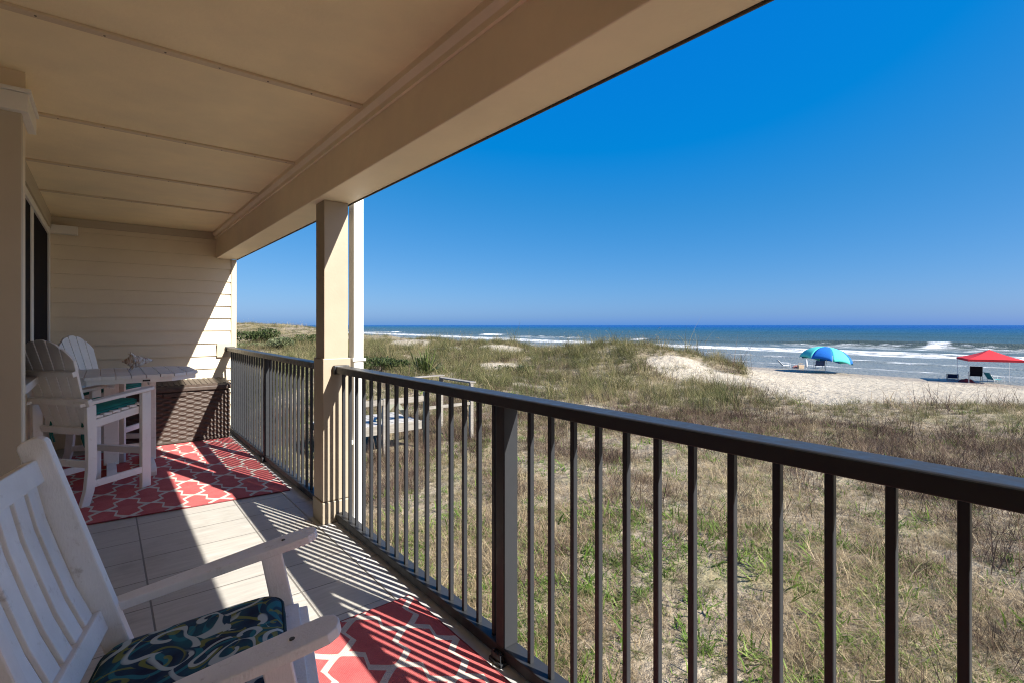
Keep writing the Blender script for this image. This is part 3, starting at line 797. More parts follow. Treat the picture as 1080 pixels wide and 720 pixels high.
for s in (-1, 1):
    mb = MB(); off = V3(0, s * HP, 0) - pn * .029
    # profile in the x-z plane: straight post with a rounded top
    prof = []
    h = .031
    for p, q in ((foot, -h), (foot, h)): prof.append(p + pn * q)
    for k in range(7):
        a_ = -PI / 2 * 0 + PI * k / 6; prof.append(pt - pd * h * .6 + pn * (h * math.cos(a_)) + pd * (h * .6 * math.sin(a_)))
    mb.prism([(p.x + off.x, p.z + off.z) for p in prof], 'y', s * HP - .017, s * HP + .017)
    mb.build('back_post', W, rc, bevel=.004)
    mb = MB()
    a0 = V3(.208, s * .262, .640); b0 = V3(.315, s * .262, .085)
    board(mb, a0, b0, .058, .034, 1.15); mb.build('front_leg', W, rc, bevel=.004)
    # rocker : curved board
    up_ = []; lo_ = []
    for k in range(17):
        x = -.56 + k * .98 / 16; zz = .006 + .30 * (x - .02) ** 2
        lo_.append((x, zz)); up_.append((x, zz + .062))
    mb = MB(); yy = s * .256 - .0175 * 0
    mb.prism(lo_ + up_[::-1], 'y', yy - .016, yy + .016); mb.build('rocker', W, rc, bevel=.004)
    # arm : tapered paddle with a rounded nose, tilted up to the front
    oc = []
    x0, x1 = -.215, .345
    prof = [(x0, -.028), (x0 + .10, -.030), (x0 + .30, -.037), (x1 - .10, -.043), (x1 - .03, -.041), (x1 - .008, -.028), (x1, -.008)]
    poly = prof + [(a_, -b_) for a_, b_ in prof[::-1]]
    mb = MB(); mb.prism(poly, 'z', -.0125, .0125)
    ang = -math.atan2(.111, .541)
    mtx = Matrix.Translation((.33, s * .284, .681 - .0125)) @ Matrix.Rotation(ang, 4, 'Y') @ Matrix.Translation((-.33, 0, 0))
    mb.xf(mtx); arm = mb.build('arm', W, rc, bevel=.004)
    mb = MB(); p1 = mtx @ V3(.245, .0, .0128); mb.tube([p1 - V3(0, 0, .002), p1 + V3(0, 0, .0015)], .006, 10); mb.build('screw_plug', M['rail'], arm)
    mb = MB(); mb.bar((-.17, s * .262, .17), (.29, s * .262, .19), .03, .035); mb.build('side_stretcher', W, rc, bevel=.003)
    mb = MB(); mb.bar((-.15, s * .243, .375), (.285, s * .243, .425), .032, .06); mb.build('seat_rail', W, rc, bevel=.003)
def on_post(zv, fwd=0.0):
    p = pb + pd * ((zv - pb.z) / pd.z); return p + pn * fwd
mb = MB(); c1 = on_post(1.004, .012)
def cross_rail(mb, zc, hh, th, fwd):
    c = on_post(zc, fwd - .062); vs = []
    for y in (-.234, .234):
        for a_, b_ in ((-1, -1), (1, -1), (1, 1), (-1, 1)): vs.append(c + pn * (a_ * th / 2) + pd * (b_ * hh / 2) + V3(0, y, 0))
    mb.add(vs, [(0, 1, 2, 3), (7, 6, 5, 4), (0, 4, 5, 1), (1, 5, 6, 2), (2, 6, 7, 3), (3, 7, 4, 0)])
cross_rail(mb, .982, .062, .03, .018); mb.build('top_rail', W, rc, bevel=.004)
mb = MB(); cross_rail(mb, .560, .058, .03, .018); mb.build('lower_rail', W, rc, bevel=.004)
for k in range(6):
    y = -.1955 + k * .0782
    mb = MB(); a0 = on_post(.580, -.050); b0 = on_post(.960, -.050); mid = (a0 + b0) / 2 - pn * .010
    pts = [a0, (a0 * .5 + mid * .5) - pn * .004, mid, (b0 * .5 + mid * .5) - pn * .004, b0]
    vs = []
    for p in pts:
        for a_, b_ in ((-1, -1), (1, -1), (1, 1), (-1, 1)): vs.append(p + pn * (a_ * .006) + V3(0, y + b_ * .0285, 0))
    fs = [(0, 1, 2, 3), (19, 18, 17, 16)]
    for i in range(4):
        for j in range(4): fs.append((i * 4 + j, i * 4 + (j + 1) % 4, (i + 1) * 4 + (j + 1) % 4, (i + 1) * 4 + j))
    mb.add(vs, fs); mb.build('back_slat', W, rc, bevel=.0025)
mb = MB()
for k in range(9):
    x = -.15 + k * .052; mb.box(x - .021, x + .021, -.245, .245, .408 + (x + .15) * .115, .424 + (x + .15) * .115)
mb.build('seat', W, rc, bevel=.003)
mb = MB(); mb.bar((.298, -.25, .425), (.298, .25, .425), .03, .06); mb.bar((.30, -.25, .18), (.30, .25, .18), .03, .035); mb.build('front_stretcher', W, rc, bevel=.003)

# soft cushion builder
def cushion(name, label, cat, m, sx, sy, h, loc, rz, tilt=0.0, piping=None, group=None, seed=0, taper=1.0, r_c=.06):
    nx = 28; ny = 28; r = np.random.default_rng(seed)
    def outline(u, v):
        # square -> rounded square
        x = u; y = v
        return x, y
    V = []; F = []
    for side in (1, -1):
        for i in range(nx + 1):
            for j in range(ny + 1):
                u = -1 + 2 * i / nx; v = -1 + 2 * j / ny
                au = abs(u); av = abs(v)
                k = 1.0
                rc_ = r_c / min(sx, sy) * 2
                ex = max(au - (1 - rc_), 0) / rc_; ey = max(av - (1 - rc_), 0) / rc_
                if ex > 0 and ey > 0:
                    L = math.hypot(ex, ey); mxe = max(ex, ey); sc = mxe / L
                    uu = math.copysign((1 - rc_) + ex * sc * rc_, u); vv = math.copysign((1 - rc_) + ey * sc * rc_, v)
                else: uu, vv = u, v
                e = max(au, av); prof = (1 - max(0, (e - .62) / .38) ** 2.6) ** .5 if e < 1 else 0
                z = side * h / 2 * (.34 + .66 * prof) + (.006 * (noise2(uu * 2.2 + seed, vv * 2.2, 7) - .5) if side > 0 else 0) * 1.0
                if e >= 1: z = side * h / 2 * .34
                V.append((uu * sx / 2 * (1 if u > 0 else 1), vv * sy / 2 * (1 + (taper - 1) * (1 - (uu + 1) / 2)), float(z)))
        o_ = 0 if side == 1 else (nx + 1) * (ny + 1)
        for i in range(nx):
            for j in range(ny):
                a_ = o_ + i * (ny + 1) + j; q = (a_, a_ + ny + 1, a_ + ny + 2, a_ + 1); F.append(q if side == 1 else q[::-1])
    nn = (nx + 1) * (ny + 1); ring = [i * (ny + 1) for i in range(nx + 1)] + [nx * (ny + 1) + j for j in range(1, ny + 1)] + [i * (ny + 1) + ny for i in range(nx - 1, -1, -1)] + [j for j in range(ny - 1, 0, -1)]
    for k in range(len(ring)):
        a_ = ring[k]; b_ = ring[(k + 1) % len(ring)]; F.append((a_, b_, b_ + nn, a_ + nn))
    root = thing(name, label, cat, loc, rz, group)
    root.rotation_euler = Euler((0, tilt, rz), 'XYZ')
    mb = MB(); mb.add(V, F); mb.build('pad', m, root, smooth=True)
    if piping:
        for sg in (0, nn):
            pts = [Vector(V[k + sg]) for k in ring]; pts.append(pts[0])
            mb = MB(); mb.tube(pts, .0045, 6, cap=False); mb.build('piping', piping, root, smooth=True)
    return root
def loc_in(rt, x, y, z):
    a_ = rt.rotation_euler.z; c, s_ = math.cos(a_), math.sin(a_); return (rt.location.x + x * c - y * s_, rt.location.y + x * s_ + y * c, z)
cushion('seat_cushion', 'navy and teal scroll print cushion on the rocking chair', 'cushion', M['paisley'], .44, .47, .085, loc_in(rc, .022, 0, .476), -.225, -.115, M['piping'], seed=3)

# ================================================================== BAR CHAIRS
PL = M['poly']
def bar_chair(label, loc, rz):
    t = thing('bar_chair', label, 'bar chair', loc, rz, 'counter height chairs at the bar table')
    def S(prof, y0, y1, name, bev=.004, parent=t): return MB().prism(prof, 'y', y0, y1).build(name, PL, parent, bevel=bev)
    hw_ = .245
    for s in (-1, 1):
        y0, y1 = sorted((s * hw_, s * (hw_ + .034)))
        S([(.205, 0), (.283, 0), (.283, .795), (.205, .783)], y0, y1, 'front_leg')
        S([(-.275, 0), (-.212, 0), (-.178, .10), (-.160, .24), (-.158, .40), (-.165, .745), (-.235, .735), (-.225, .40), (-.226, .26), (-.240, .12)], y0, y1, 'rear_leg')
        S([(-.15, .565), (.2045, .615), (.2045, .675), (-.15, .625)], min(s * hw_, s * (hw_ - .03)), max(s * hw_, s * (hw_ - .03)), 'seat_rail')
        # side rung
        mb = MB(); mb.bar((-.175, s * (hw_ + .017), .150), (.204, s * (hw_ + .017), .150), .028, .052); mb.build('side_rung', PL, t, bevel=.004)
        # flat arm
        mb = MB(); pr = [(-.29, -.036), (.20, -.045), (.29, -.045), (.315, -.025), (.315, .025), (.29, .045), (.20, .045), (-.29, .036)]
        mb.prism(pr, 'z', 0, .026)
        mb.xf(Matrix.Translation((0, s * (hw_ + .012), .752)) @ Matrix.Rotation(-.105, 4, 'Y') @ Matrix.Translation((.29 - .29, 0, 0)) )
        mb.xf(Matrix.Translation((0, 0, .018))); mb.build('arm', PL, t, bevel=.005)
    mb = MB(); mb.bar((.244, -hw_, .30), (.244, hw_, .30), .03, .052); mb.build('front_rung', PL, t, bevel=.004)
    mb = MB(); mb.bar((-.195, -hw_, .30), (-.195, hw_, .30), .03, .052); mb.build('rear_rung', PL, t, bevel=.004)
    mb = MB()
    for k in range(6):
        x = -.115 + k * .068; z = .625 + (x + .15) * .141 + .006
        mb.box(x - .03, x + .03, -hw_ + .002, hw_ - .002, z, z + .018)
    mb.build('seat', PL, t, bevel=.003)
    # fan back of five slats, arched top
    mb = MB(); bx = lambda z: -.125 - (z - .50) * .30
    n5 = 5
    for k in range(n5):
        ub = -.196 + k * .0785; ue = ub + .0725
        def yt(u, z): return u * (1.0 + .42 * (z - .5) / .7)
        us = np.linspace(ub, ue, 5); top = [1.235 - 1.9 * (yt(u, 1.2)) ** 2 * (1 if True else 0) - 6.0 * max(0, abs(u - (ub + ue) / 2) - .015) ** 2 * 2 for u in us]
        pf = []
        for z in (.50, .8): pf.append((yt(ub, z), z))
        left = [(yt(u, zt), zt) for u, zt in zip(us, top)]
        poly = [(yt(ub, .50), .50)] + left + [(yt(ue, .50), .50)]
        m_ = len(poly); vs = [(bx(z), y, z) for y, z in poly] + [(bx(z) - .019, y, z) for y, z in poly]
        mb.add(vs, [tuple(range(m_)), tuple(range(2 * m_ - 1, m_ - 1, -1))] + [(i, i + m_, (i + 1) % m_ + m_, (i + 1) % m_) for i in range(m_)])
    mb.build('backrest', PL, t, bevel=.003)
    def brace(z, w, h, th, nm):
        c = V3(bx(z) - .021 - th / 2, 0, z); mb = MB(); u = V3(-.30, 0, 1).normalized()
        mb.bar(c + V3(0, -w, 0), c + V3(0, w, 0), th, h, up=u); mb.build(nm, PL, t, bevel=.004)
    brace(.985, .262, .04, .030, 'upper_brace'); brace(.770, .325, .052, .032, 'lower_brace'); brace(.545, .24, .05, .028, 'seat_brace')
    mb = MB(); mb.box(bx(.52) - .0225, bx(.52) - .0195, -.022, .022, .512, .524); mb.build('maker_plate', M['rail'], t)
    return t
A_YAW = R(38.3)
chA = bar_chair('white bar chair seen from behind with teal cushion ties hanging', (-.085, 5.235, .011), A_YAW)
chB = bar_chair('white bar chair behind the table, showing the front of its arched back', (.05, 6.60, .011), R(-30))
def tied(label, ch, rz):
    c = cushion('chair_cushion', label, 'cushion', M['teal'], .40, .43, .062, loc_in(ch, .045, 0, .697), rz, -.14, M['teal_cord'], 'teal cushions on the bar chairs', seed=int(abs(rz * 10)), taper=.92)
    for s in (-1, 1):
        for q in range(2):
            mb = MB(); p = [(-.19, s * .15, .0), (-.222, s * .152, -.04), (-.235, s * (.150 + .012 * q), -.10), (-.238 - .006 * q, s * (.152 + .02 * (q - .5)), -.17 - .05 * q), (-.232, s * (.158 + .03 * (q - .5)), -.215 - .06 * q)]
            mb.tube(p, .006, 6); mb.build('tie_cord', M['teal_cord'], c, smooth=True)
    return c
tied('teal cushion on the bar chair seen from behind', chA, A_YAW)
tied('teal cushion on the bar chair behind the table', chB, R(-30))

# ================================================================== BAR TABLE
tb = thing('bar_table', 'white slatted bar table with clipped corners holding a seashell', 'table', (0, 0, 0))
tx0, tx1, ty0, ty1, cl, TZ = -.33, .695, 5.36, 6.42, .21, .925
def yf(x): return ty0 + max(0, (tx0 + cl - x)) + max(0, x - (tx1 - cl))
def yb_(x): return ty1 - max(0, (tx0 + cl - x)) - max(0, x - (tx1 - cl))
mb = MB(); nb = 10; bw = (tx1 - tx0) / nb
for k in range(nb):
    a_ = tx0 + k * bw + .003; b_ = tx0 + (k + 1) * bw - .003
    xs = sorted({a_, b_} | {x for x in (tx0 + cl, tx1 - cl) if a_ < x < b_})
    mb.prism([(x, yf(x)) for x in xs] + [(x, yb_(x)) for x in xs[::-1]], 'z', TZ - .026, TZ)
mb.build('table_top', PL, tb, bevel=.004)
ap = [(tx0 + cl, ty0), (tx1 - cl, ty0), (tx1, ty0 + cl), (tx1, ty1 - cl), (tx1 - cl, ty1), (tx0 + cl, ty1), (tx0, ty1 - cl), (tx0, ty0 + cl)]
cx_, cy_ = (tx0 + tx1) / 2, (ty0 + ty1) / 2
mb = MB()
for i in range(8):
    p = ap[i]; q = ap[(i + 1) % 8]; f_ = .965
    P_ = lambda w, k: (cx_ + (w[0] - cx_) * k, cy_ + (w[1] - cy_) * k)
    p0, q0, p1, q1 = P_(p, f_), P_(q, f_), P_(p, f_ - .05), P_(q, f_ - .05)
    mb.prism([p0, q0, q1, p1], 'z', TZ - .066, TZ - .0265)
mb.build('apron', PL, tb)
for xc in (.055, .335):
    mb = MB(); mb.box(xc - .055, xc + .055, 5.885, 5.965, .075, TZ - .066); mb.box(xc - .02, xc + .02, 5.966, 6.03, .075, TZ - .066)
    lg_ = mb.build('leg', PL, tb, bevel=.004)
    pr = [(5.50, .0), (5.56, .0), (5.60, .018), (6.25, .018), (6.29, .0), (6.35, .0), (6.36, .04), (6.34, .062), (6.27, .085), (5.58, .085), (5.51, .062), (5.49, .04)]
    mb = MB(); mb.prism([(a_, b_ + .011) for a_, b_ in pr], 'x', xc - .035, xc + .035); mb.build('foot', PL, lg_, bevel=.004)
    mb = MB(); mb.bar((xc, 5.5, TZ - .09), (xc, 6.3, TZ - .09), .04, .045); mb.build('bearer', PL, lg_, bevel=.003)
mb = MB(); mb.bar((.111, 5.925, .20), (.279, 5.925, .20), .03, .08); mb.build('stretcher', PL, tb, bevel=.003)
MB().box(.262, .315, ty0 + .0145, ty0 + .0205, TZ - .056, TZ - .042).build('maker_plate', M['rail'], tb)

# ---- conch shell
cs = thing('conch_shell', 'spiny tan and white conch shell on the bar table', 'seashell', (.255, 6.05, TZ), R(12))
V = []; F = []; na_, nt = 60, 36
for i in range(na_ + 1):
    f_ = i / na_; x = -.125 + .25 * f_
    if f_ < .34: rad = .004 + .062 * (f_ / .34) ** 1.1 * (1 + .10 * math.sin(f_ * 58))       # stepped spire
    else: rad = .006 + .060 * (1 - ((f_ - .34) / .66)) ** 1.25 + .010 * math.sin(PI * (f_ - .34) / .66)
    for k in range(nt):
        a_ = 2 * PI * k / nt
        lip = .75 * math.exp(-((a_ - 5.5) / .38) ** 2) * math.sin(PI * min(1, max(0, (f_ - .2) / .75))) ** .7
        r_ = rad * (1 + lip + .05 * math.sin(a_ * 9 + f_ * 9))
        V.append((x, r_ * math.cos(a_), r_ * math.sin(a_) * .9))
for i in range(na_):
    for k in range(nt): F.append((i * nt + k, i * nt + (k + 1) % nt, (i + 1) * nt + (k + 1) % nt, (i + 1) * nt + k))
mb = MB(); mb.add(V, F)
for k in range(9):                                                     # shoulder knobs
    a_ = 2 * PI * k / 9 + .2; p = Vector((-.036 + .006 * math.sin(k * 3), .058 * math.cos(a_), .052 * math.sin(a_))); q = Vector((-.058, .098 * math.cos(a_), .088 * math.sin(a_)))
    mb.tube([p, p.lerp(q, .5), q], [.014, .009, .002], 8)
zmin = min(v[2] for v in mb.v); mb.v = [(v[0], v[1], v[2] - zmin) for v in mb.v]
mb.build('whorl', M['shell'], cs, smooth=True)

# ================================================================== DECK BOX
dbx = thing('deck_box', 'dark brown wicker storage box against the sided wall', 'storage box', (0, 0, 0))
bx0, bx1, by0, by1, bz = .14, 1.188, 6.87, 7.34, .595
MB().box(bx0 + .01, bx1 - .01, by0 + .02, by1, .011, bz).build('body', M['wicker'], dbx)
nu, nvv = 172, 132; V = []; F = []
for j in range(nvv + 1):
    v = j / nvv; zz = .02 + v * (bz - .03); rowf = v * 21; row = int(min(20, math.floor(rowf))); fr = rowf - row
    for i in range(nu + 1):
        x = bx0 + (bx1 - bx0) * i / nu
        w = math.sin(PI * (x - bx0) / .075 + (row % 2) * PI)
        dpt = .0085 * w * math.sin(PI * fr) ** .6 + .004 * math.sin(PI * fr) ** .5
        V.append((x, by0 + .010 - dpt, zz))
for j in range(nvv):
    for i in range(nu): a_ = j * (nu + 1) + i; F.append((a_, a_ + 1, a_ + nu + 2, a_ + nu + 1))
mb = MB(); mb.add(V, F); mb.build('woven_front', M['wicker'], dbx, smooth=True)
mb = MB(); mb.prism([(by0 - .018, bz), (by0 - .018, bz + .045), (by0 + .03, bz + .066), (by1, bz + .095), (by1, bz)], 'x', bx0 - .012, bx1 + .012)
lid = mb.build('lid', M['wicker'], dbx, bevel=.008)
mb = MB()
for k in range(19):
    x = bx0 + .03 + k * .0535; a0 = V3(x, by0 + .035, bz + .0685); b0 = V3(x, by1 - .01, bz + .095); mb.bar(a0, b0, .03, .008)
mb.build('lid_slats', M['wicker'], lid, bevel=.002)
MB().box(bx0 + .01, bx1 - .01, by0 - .004, by0 + .02, .011, .035).build('skirt', M['wicker'], dbx, bevel=.003)
mb = MB(); mb.box(.52, .74, by0 - .012, by0 + .006, bz - .055, bz - .012); mb.build('handle', M['wicker'], dbx, bevel=.006)

# ================================================================== BOARDWALK
bw_ = thing('boardwalk', 'grey timber dune walkover beyond the railing', 'boardwalk', (0, 0, 0))
DZ = -1.12
mb = MB(); x = 4.15
while x < 6.4:
    mb.box(x, x + .136, 11.75, 13.3, DZ - .038 + random.uniform(-.004, .004), DZ + random.uniform(-.004, .004)); x += .143
mb.build('deck', M['deck_plank'], bw_, bevel=.004)
mb = MB(); mb.box(4.15, 6.52, 11.71, 11.748, DZ - .23, DZ - .01); mb.box(4.15, 6.52, 13.302, 13.34, DZ - .23, DZ - .01); mb.build('fascia', M['timber'], bw_, bevel=.004)
for (x, y, zt, mm) in ((4.3, 11.66, -.46, 'timber'), (5.4, 11.66, -.46, 'timber'), (6.55, 11.66, -.38, 'timber_green'), (8.0, 11.66, -.26, 'timber'), (8.05, 13.36, -.20, 'timber')):
    g = float(height(np.array(x), np.array(y)))
    MB().box(x - .048, x + .048, y - .048, y + .048, g - .3, zt).build('post', M[mm], bw_, bevel=.006)
mb = MB(); mb.box(4.15, 6.49, 11.64, 11.68, -.62, -.48); mb.build('handrail', M['timber'], bw_, bevel=.005)
mb = MB(); mb.box(6.6, 8.15, 13.30, 13.44, -.20, -.165); mb.build('handrail', M['timber'], bw_, bevel=.005)
mb = MB(); mb.box(7.93, 8.13, 11.6, 13.29, -.26, -.222); mb.build('handrail', M['timber'], bw_, bevel=.005)
mb = MB(); mb.box(6.61, 7.95, 11.64, 11.68, -.86, -.78); mb.build('mid_rail', M['timber'], bw_, bevel=.004)
mb = MB(); mb.bar((5.45, 12.2, DZ + .002), (5.95, 12.2, DZ + .50), .04, .14); mb.bar((5.95, 12.2, DZ + .50), (6.3, 12.2, DZ + .002), .04, .1); mb.build('brace', M['timber_green'], bw_, bevel=.004)

# ================================================================== SHRUBS
def leaf_mat(name, a_, b_, c_): return blade_mat(name, [(.1, a_), (.5, b_), (.95, c_)], .3, .5)
LM = [leaf_mat('dark shrub leaves', (.018, .032, .012), (.045, .065, .022), (.095, .115, .045)),
      leaf_mat('pale shrub leaves', (.08, .10, .05), (.15, .17, .085), (.24, .25, .14)),
      leaf_mat('yucca leaves', (.04, .065, .02), (.09, .12, .035), (.20, .21, .08))]
bark = painted('shrub bark', (.13, .10, .075), .2, 12, .9, .5)
def shrub(name, label, cat, px, py, w, h, mi, seed, nl=1500, leaf=.10, group=None, off=0.0):
    P, d = hit(px, py); r = np.random.default_rng(seed)
    t = thing(name, label, cat, (P.x, P.y, P.z - .05), r.uniform(0, 6.28), group)
    V = []; F = []; T = []
    lobes = [(r.normal(0, .28) * w, r.normal(0, .28) * w, h * r.uniform(.35, .72), r.uniform(.18, .36)) for _ in range(9)]
    for i in range(nl):
        lx, ly, lz, lr = lobes[r.integers(9)]
        v = r.normal(size=3); v /= np.linalg.norm(v); q = r.random() ** .4
        c = np.array([lx + v[0] * lr * w * q, ly + v[1] * lr * w * q, max(.03, lz + v[2] * lr * h * q)])
        a_ = r.normal(size=3); a_ /= np.linalg.norm(a_); b_ = np.cross(a_, r.normal(size=3)); b_ /= np.linalg.norm(b_)
        L = leaf * r.uniform(.6, 1.4); o = len(V)
        V += [tuple(c - a_ * L), tuple(c + b_ * L * .4), tuple(c + a_ * L), tuple(c - b_ * L * .4)]; F.append((o, o + 1, o + 2, o + 3)); T += [r.random()] * 4
    me = bpy.data.meshes.new('crown'); me.from_pydata(V, [], F); me.update()
    at = me.attributes.new('tint', 'FLOAT', 'POINT'); at.data.foreach_set('value', np.array(T, np.float32)); me.materials.append(LM[mi])
    o = bpy.data.objects.new('crown', me); C.objects.link(o); o.parent = t
    mb = MB()
    for l in lobes[:5]: mb.tube([(0, 0, -.1), (l[0] * .5, l[1] * .5, l[2] * .55), (l[0], l[1], l[2])], [.035, .025, .012], 6)
    mb.build('stem', bark, t)
    return t
shrub('shrub', 'dark green dense shrub in the far dunes left of the column', 'shrub', 281, 363, 3.6, 1.75, 0, 11, 2600, .13)
shrub('shrub', 'pale grey green shrub just in front of the dark shrub', 'shrub', 296, 367, 2.5, 1.2, 1, 12, 1800, .11)
shrub('shrub', 'small dark green shrub close to the left side of the column', 'shrub', 322, 364, 2.2, 1.2, 0, 13, 1500, .12)
shrub('shrub', 'low spreading olive shrub above the far railing end', 'shrub', 262, 366, 3.8, .55, 1, 14, 1500, .10)
shrub('shrub', 'low bright green shrub right of the downspout', 'shrub', 400, 391, 2.5, .85, 0, 15, 1900, .08)
shrub('shrub', 'small dark shrub on the dune behind the long railing', 'shrub', 548, 392, 1.5, .5, 0, 16, 900, .07)
# yucca
P, d = hit(449, 398)
yc = thing('yucca_plant', 'spiky green yucca with long pointed leaves beyond the railing', 'yucca', (P.x, P.y, P.z - .03))
r = np.random.default_rng(9); V = []; F = []; T = []
for i in range(110):
    az = r.uniform(0, 6.28); el = r.uniform(.15, 1.45); L = r.uniform(1.0, 1.5); w = .065; dr = np.array([math.cos(az) * math.cos(el), math.sin(az) * math.cos(el), math.sin(el)])
    sd_ = np.array([-math.sin(az), math.cos(az), 0]); bpt = np.array([r.normal(0, .14), r.normal(0, .14), .18 + .15 * r.random()]); o = len(V); tn = r.random()
    for f_, ww in ((0, .6), (.35, 1), (.75, .6), (1, .02)):
        c = bpt + dr * L * f_ - np.array([0, 0, .18 * f_ * f_ * (1 - el / 1.5)]); V += [tuple(c - sd_ * w * ww / 2), tuple(c + sd_ * w * ww / 2)]; T += [tn, tn]
    for k in range(3): F.append((o + 2 * k, o + 2 * k + 1, o + 2 * k + 3, o + 2 * k + 2))
me = bpy.data.meshes.new('leaf_rosette'); me.from_pydata(V, [], F); me.update()
at = me.attributes.new('tint', 'FLOAT', 'POINT'); at.data.foreach_set('value', np.array(T, np.float32)); me.materials.append(LM[2])
o = bpy.data.objects.new('leaf_rosette', me); C.objects.link(o); o.parent = yc
MB().tube([(0, 0, -.1), (.01, .02, .3)], [.07, .06], 8).build('stem', bark, yc)

# ================================================================== ON THE BEACH
def flat(name, c, r_=.75): return fabric(name, c, tuple(k * .8 for k in c))
BL, AQ, RD, NV, BK, MR, TL2, WT, TN, PK = [flat(n_, c) for n_, c in (('blue nylon', (.012, .13, .46)), ('aqua nylon', (.09, .56, .50)), ('red nylon', (.58, .035, .045)), ('navy canvas', (.015, .03, .075)),
     ('black canvas', (.012, .012, .018)), ('maroon towelling', (.20, .03, .035)), ('teal canvas', (.05, .33, .36)), ('white canvas', (.72, .72, .70)), ('tan canvas', (.52, .40, .28)), ('coral towelling', (.55, .22, .17)))]
STEEL = mat('white painted steel', (.62, .64, .66), .4)
DST = mat('dark steel tube', (.05, .05, .055), .4)
# umbrella
Dm = 37.5; dx, dy, _ = ray(871, 343)
ub = thing('beach_umbrella', 'blue and aqua beach umbrella at the water edge', 'umbrella', (dx * Dm, dy * Dm, float(height(np.array(dx * Dm), np.array(dy * Dm)))), 0)
tilt = Matrix.Rotation(R(9), 4, Vector((-.631, -.776, 0)).normalized() * -1)
NP, RADU, HU = 8, 1.78, .98
ang0 = math.atan2(dy, dx) + PI
def dome(k, f_, e):
    a_ = ang0 + (k + e + .30) * 2 * PI / NP; ph = f_ * R(80)
    rad = RADU * math.sin(ph) / math.sin(R(80)) * (1 - .05 * f_ * (1 - (2 * abs(e - .5)) ** 2)); z = HU * (math.cos(ph) - math.cos(R(80))) / (1 - math.cos(R(80)))
    z -= .10 * f_ ** 3 * (2 * abs(e - .5)) ** 2
    return Vector((rad * math.cos(a_), rad * math.sin(a_), z))
cols = [AQ, BL, AQ, BL, AQ, BL, AQ, BL]
top = Matrix.Translation((0, 0, .92)) @ tilt
can = None
for k in range(NP):
    V = []; F = []
    for i in range(9):
        for j in range(9): V.append(top @ dome(k, i / 8, j / 8))
    for i in range(8):
        for j in range(8): a_ = i * 9 + j; F.append((a_, a_ + 1, a_ + 10, a_ + 9))
    mb = MB(); mb.add(V, F); o = mb.build('canopy_panel', cols[k], ub, smooth=True)
    sm = o.modifiers.new('thickness', 'SOLIDIFY'); sm.thickness = .004
    MB().tube([top @ (dome(k, i / 8, 0) - Vector((0, 0, .012))) for i in range(9)], .008, 5).build('rib', STEEL, ub)
tp = top @ Vector((0, 0, HU)); MB().tube([(-.05, .05, -.2), tuple(tp), tuple(tp + Vector((0, 0, .09)))], [.022, .022, .012], 8).build('pole', STEEL, ub)
# red pop-up canopy
Dm = 31.0; dx, dy, _ = ray(1043.5, 343)
cn = thing('canopy_tent', 'red pop-up canopy on thin white legs by the water', 'canopy', (dx * Dm, dy * Dm, float(height(np.array(dx * Dm), np.array(dy * Dm)))), math.atan2(dy, dx) + R(14))
hs_ = 1.28; ez, az_ = 1.46, 2.02
cor = [(-hs_, -hs_), (hs_, -hs_), (hs_, hs_), (-hs_, hs_)]
V = []; F = []; g_ = 6
for k in range(4):
    a_ = cor[k]; b_ = cor[(k + 1) % 4]; o = len(V)
    for i in range(g_ + 1):
        f_ = i / g_
        for j in range(g_ + 1):
            e = j / g_; x = (a_[0] * (1 - e) + b_[0] * e) * f_; y = (a_[1] * (1 - e) + b_[1] * e) * f_
            V.append((x, y, az_ + (ez - az_) * f_ - .05 * math.sin(PI * f_) * 1.0 + .02 * math.sin(PI * e) * f_))
    for i in range(g_):
        for j in range(g_): q = o + i * (g_ + 1) + j; F.append((q, q + g_ + 1, q + g_ + 2, q + 1))
mb = MB(); mb.add(V, F); o = mb.build('canopy_roof', RD, cn, smooth=False); sm = o.modifiers.new('thickness', 'SOLIDIFY'); sm.thickness = .004
mb = MB()
for k in range(4):
    a_ = cor[k]; b_ = cor[(k + 1) % 4]; mb.bar((a_[0] * 1.003, a_[1] * 1.003, ez - .055), (b_[0] * 1.003, b_[1] * 1.003, ez - .055), .006, .13)
mb.build('valance', RD, cn)
for k in range(4):
    a_ = cor[k]; MB().tube([(a_[0] * .97, a_[1] * .97, -.1), (a_[0] * .97, a_[1] * .97, ez)], .011, 6).build('leg', STEEL, cn)
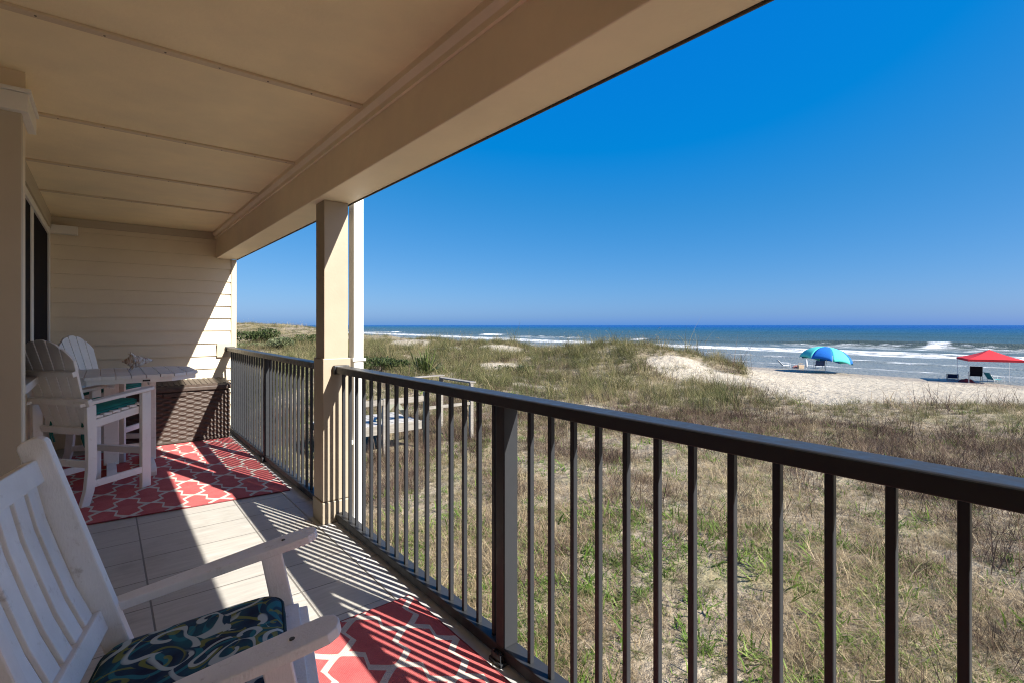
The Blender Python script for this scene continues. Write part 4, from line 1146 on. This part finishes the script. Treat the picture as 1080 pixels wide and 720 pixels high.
# chairs
def beach_chair(label, px, py, face, w, seat_h, back_h, cloth, frame, rec=.35, cat='beach chair'):
    P, d = hit(px, py); dx, dy, _ = ray(px, py)
    t = thing('beach_chair', label, cat, (P.x, P.y, P.z - .01), math.atan2(dy, dx) + face)
    dp = .48
    mb = MB(); pts = [(dp / 2, seat_h + .03), (0, seat_h - .03), (-dp / 2, seat_h), (-dp / 2 - math.tan(rec) * back_h * .5, seat_h + back_h * .5), (-dp / 2 - math.tan(rec) * back_h, seat_h + back_h)]
    for (a_, b_), nm in zip(zip(pts[:-1], pts[1:]), range(4)):
        mb2 = mb
        vs = [(a_[0], -w / 2, a_[1]), (a_[0], w / 2, a_[1]), (b_[0], w / 2, b_[1]), (b_[0], -w / 2, b_[1])]
        mb2.add(vs, [(0, 1, 2, 3)])
    o = mb.build('sling', cloth, t); sm = o.modifiers.new('thickness', 'SOLIDIFY'); sm.thickness = .02
    for s in (-1, 1):
        y = s * (w / 2 + .015); mb = MB()
        mb.tube([(dp / 2 + .02, y, 0), (dp / 2 + .02, y, seat_h + .03), (dp / 2, y, seat_h + .22)], .014, 6)
        mb.tube([(-dp / 2, y, 0), (-dp / 2, y, seat_h), (pts[-1][0], y, pts[-1][1])], .014, 6)
        mb.tube([(dp / 2, y, seat_h + .02), (-dp / 2, y, seat_h)], .014, 6); mb.tube([(dp / 2 + .02, y, .015), (-dp / 2, y, .015)], .012, 6)
        mb.build('frame', frame, t)
        MB().bar((dp / 2 + .05, y, seat_h + .22), (-dp / 2 - .08, y, seat_h + .24), .05, .022).build('armrest', frame, t)
    return t
beach_chair('black high-backed chair under the red canopy', 1028.5, 401, 0.15, .56, .34, .60, BK, DST, .18)
beach_chair('teal low beach chair beneath the right side of the canopy', 1050, 402.5, R(-60), .55, .16, .42, TL2, STEEL, .5)
beach_chair('small navy low beach chair left of the canopy', 1004.5, 399.5, 0.1, .5, .12, .24, NV, DST, .3)
beach_chair('white reclined beach chair left of the blue umbrella', 829, 387, R(-75), .55, .16, .45, WT, STEEL, .75)
beach_chair('dark blue camp chair under the blue umbrella', 864, 388.5, R(15), .62, .30, .42, NV, DST, .2)
def heap(name, label, cat, px, py, w, h, m, seed, m2=None):
    P, d = hit(px, py); t = thing(name, label, cat, (P.x, P.y, P.z - .03), -R(39))
    V = []; F = []; nx, ny = 18, 12
    for i in range(nx + 1):
        for j in range(ny + 1):
            u = -1 + 2 * i / nx; v = -1 + 2 * j / ny; e = min(1, math.hypot(u, v))
            z = h * max(0, 1 - e ** 2.2) ** .6 * (.55 + .9 * float(noise2(u * 2.2 + seed, v * 2.2, 3)))
            V.append((u * w / 2, v * w / 4, z))
    for i in range(nx):
        for j in range(ny): a_ = i * (ny + 1) + j; F.append((a_, a_ + 1, a_ + ny + 2, a_ + ny + 1))
    mb = MB(); mb.add(V, F); mb.build('folds', m, t, smooth=True); return t
heap('towel', 'maroon towel heaped on the sand before the black chair', 'towel', 1019, 402.5, 1.0, .22, MR, 1)
heap('towel', 'coral towel bundle beside the white reclined chair', 'towel', 840, 388, .75, .26, PK, 2)
def tote(label, px, py, w, h, m):
    P, d = hit(px, py); t = thing('beach_bag', label, 'bag', (P.x, P.y, P.z - .01), -R(39))
    mb = MB(); mb.add([(-w / 2, -.1, 0), (w / 2, -.1, 0), (w / 2, .1, 0), (-w / 2, .1, 0), (-w * .58, -.13, h), (w * .58, -.13, h), (w * .58, .13, h), (-w * .58, .13, h)], [(0, 3, 2, 1), (0, 1, 5, 4), (1, 2, 6, 5), (2, 3, 7, 6), (3, 0, 4, 7), (4, 5, 6, 7)])
    mb.build('sack', m, t, bevel=.02)
    for s in (-1, 1): MB().tube([(-w * .3, s * .125, h - .02), (-w * .2, s * .13, h + .16), (w * .2, s * .13, h + .16), (w * .3, s * .125, h - .02)], .014, 6).build('strap', m, t)
    return t
tote('tan tote bag standing between the white chair and umbrella', 844.5, 388.3, .42, .30, TN)
# closed white parasol stuck in the sand
P, d = hit(850.5, 389)
cp = thing('closed_parasol', 'white closed parasol standing in the sand left of the umbrella', 'parasol', (P.x, P.y, P.z))
mb = MB(); mb.tube([(0, 0, .16), (0, 0, .26), (.01, 0, .50), (.02, 0, .74), (.02, 0, .80)], [.05, .085, .075, .04, .012], 10); mb.build('furled_cloth', WT, cp, smooth=True)
MB().tube([(0, 0, -.2), (.02, 0, .86)], .014, 6).build('pole', STEEL, cp)
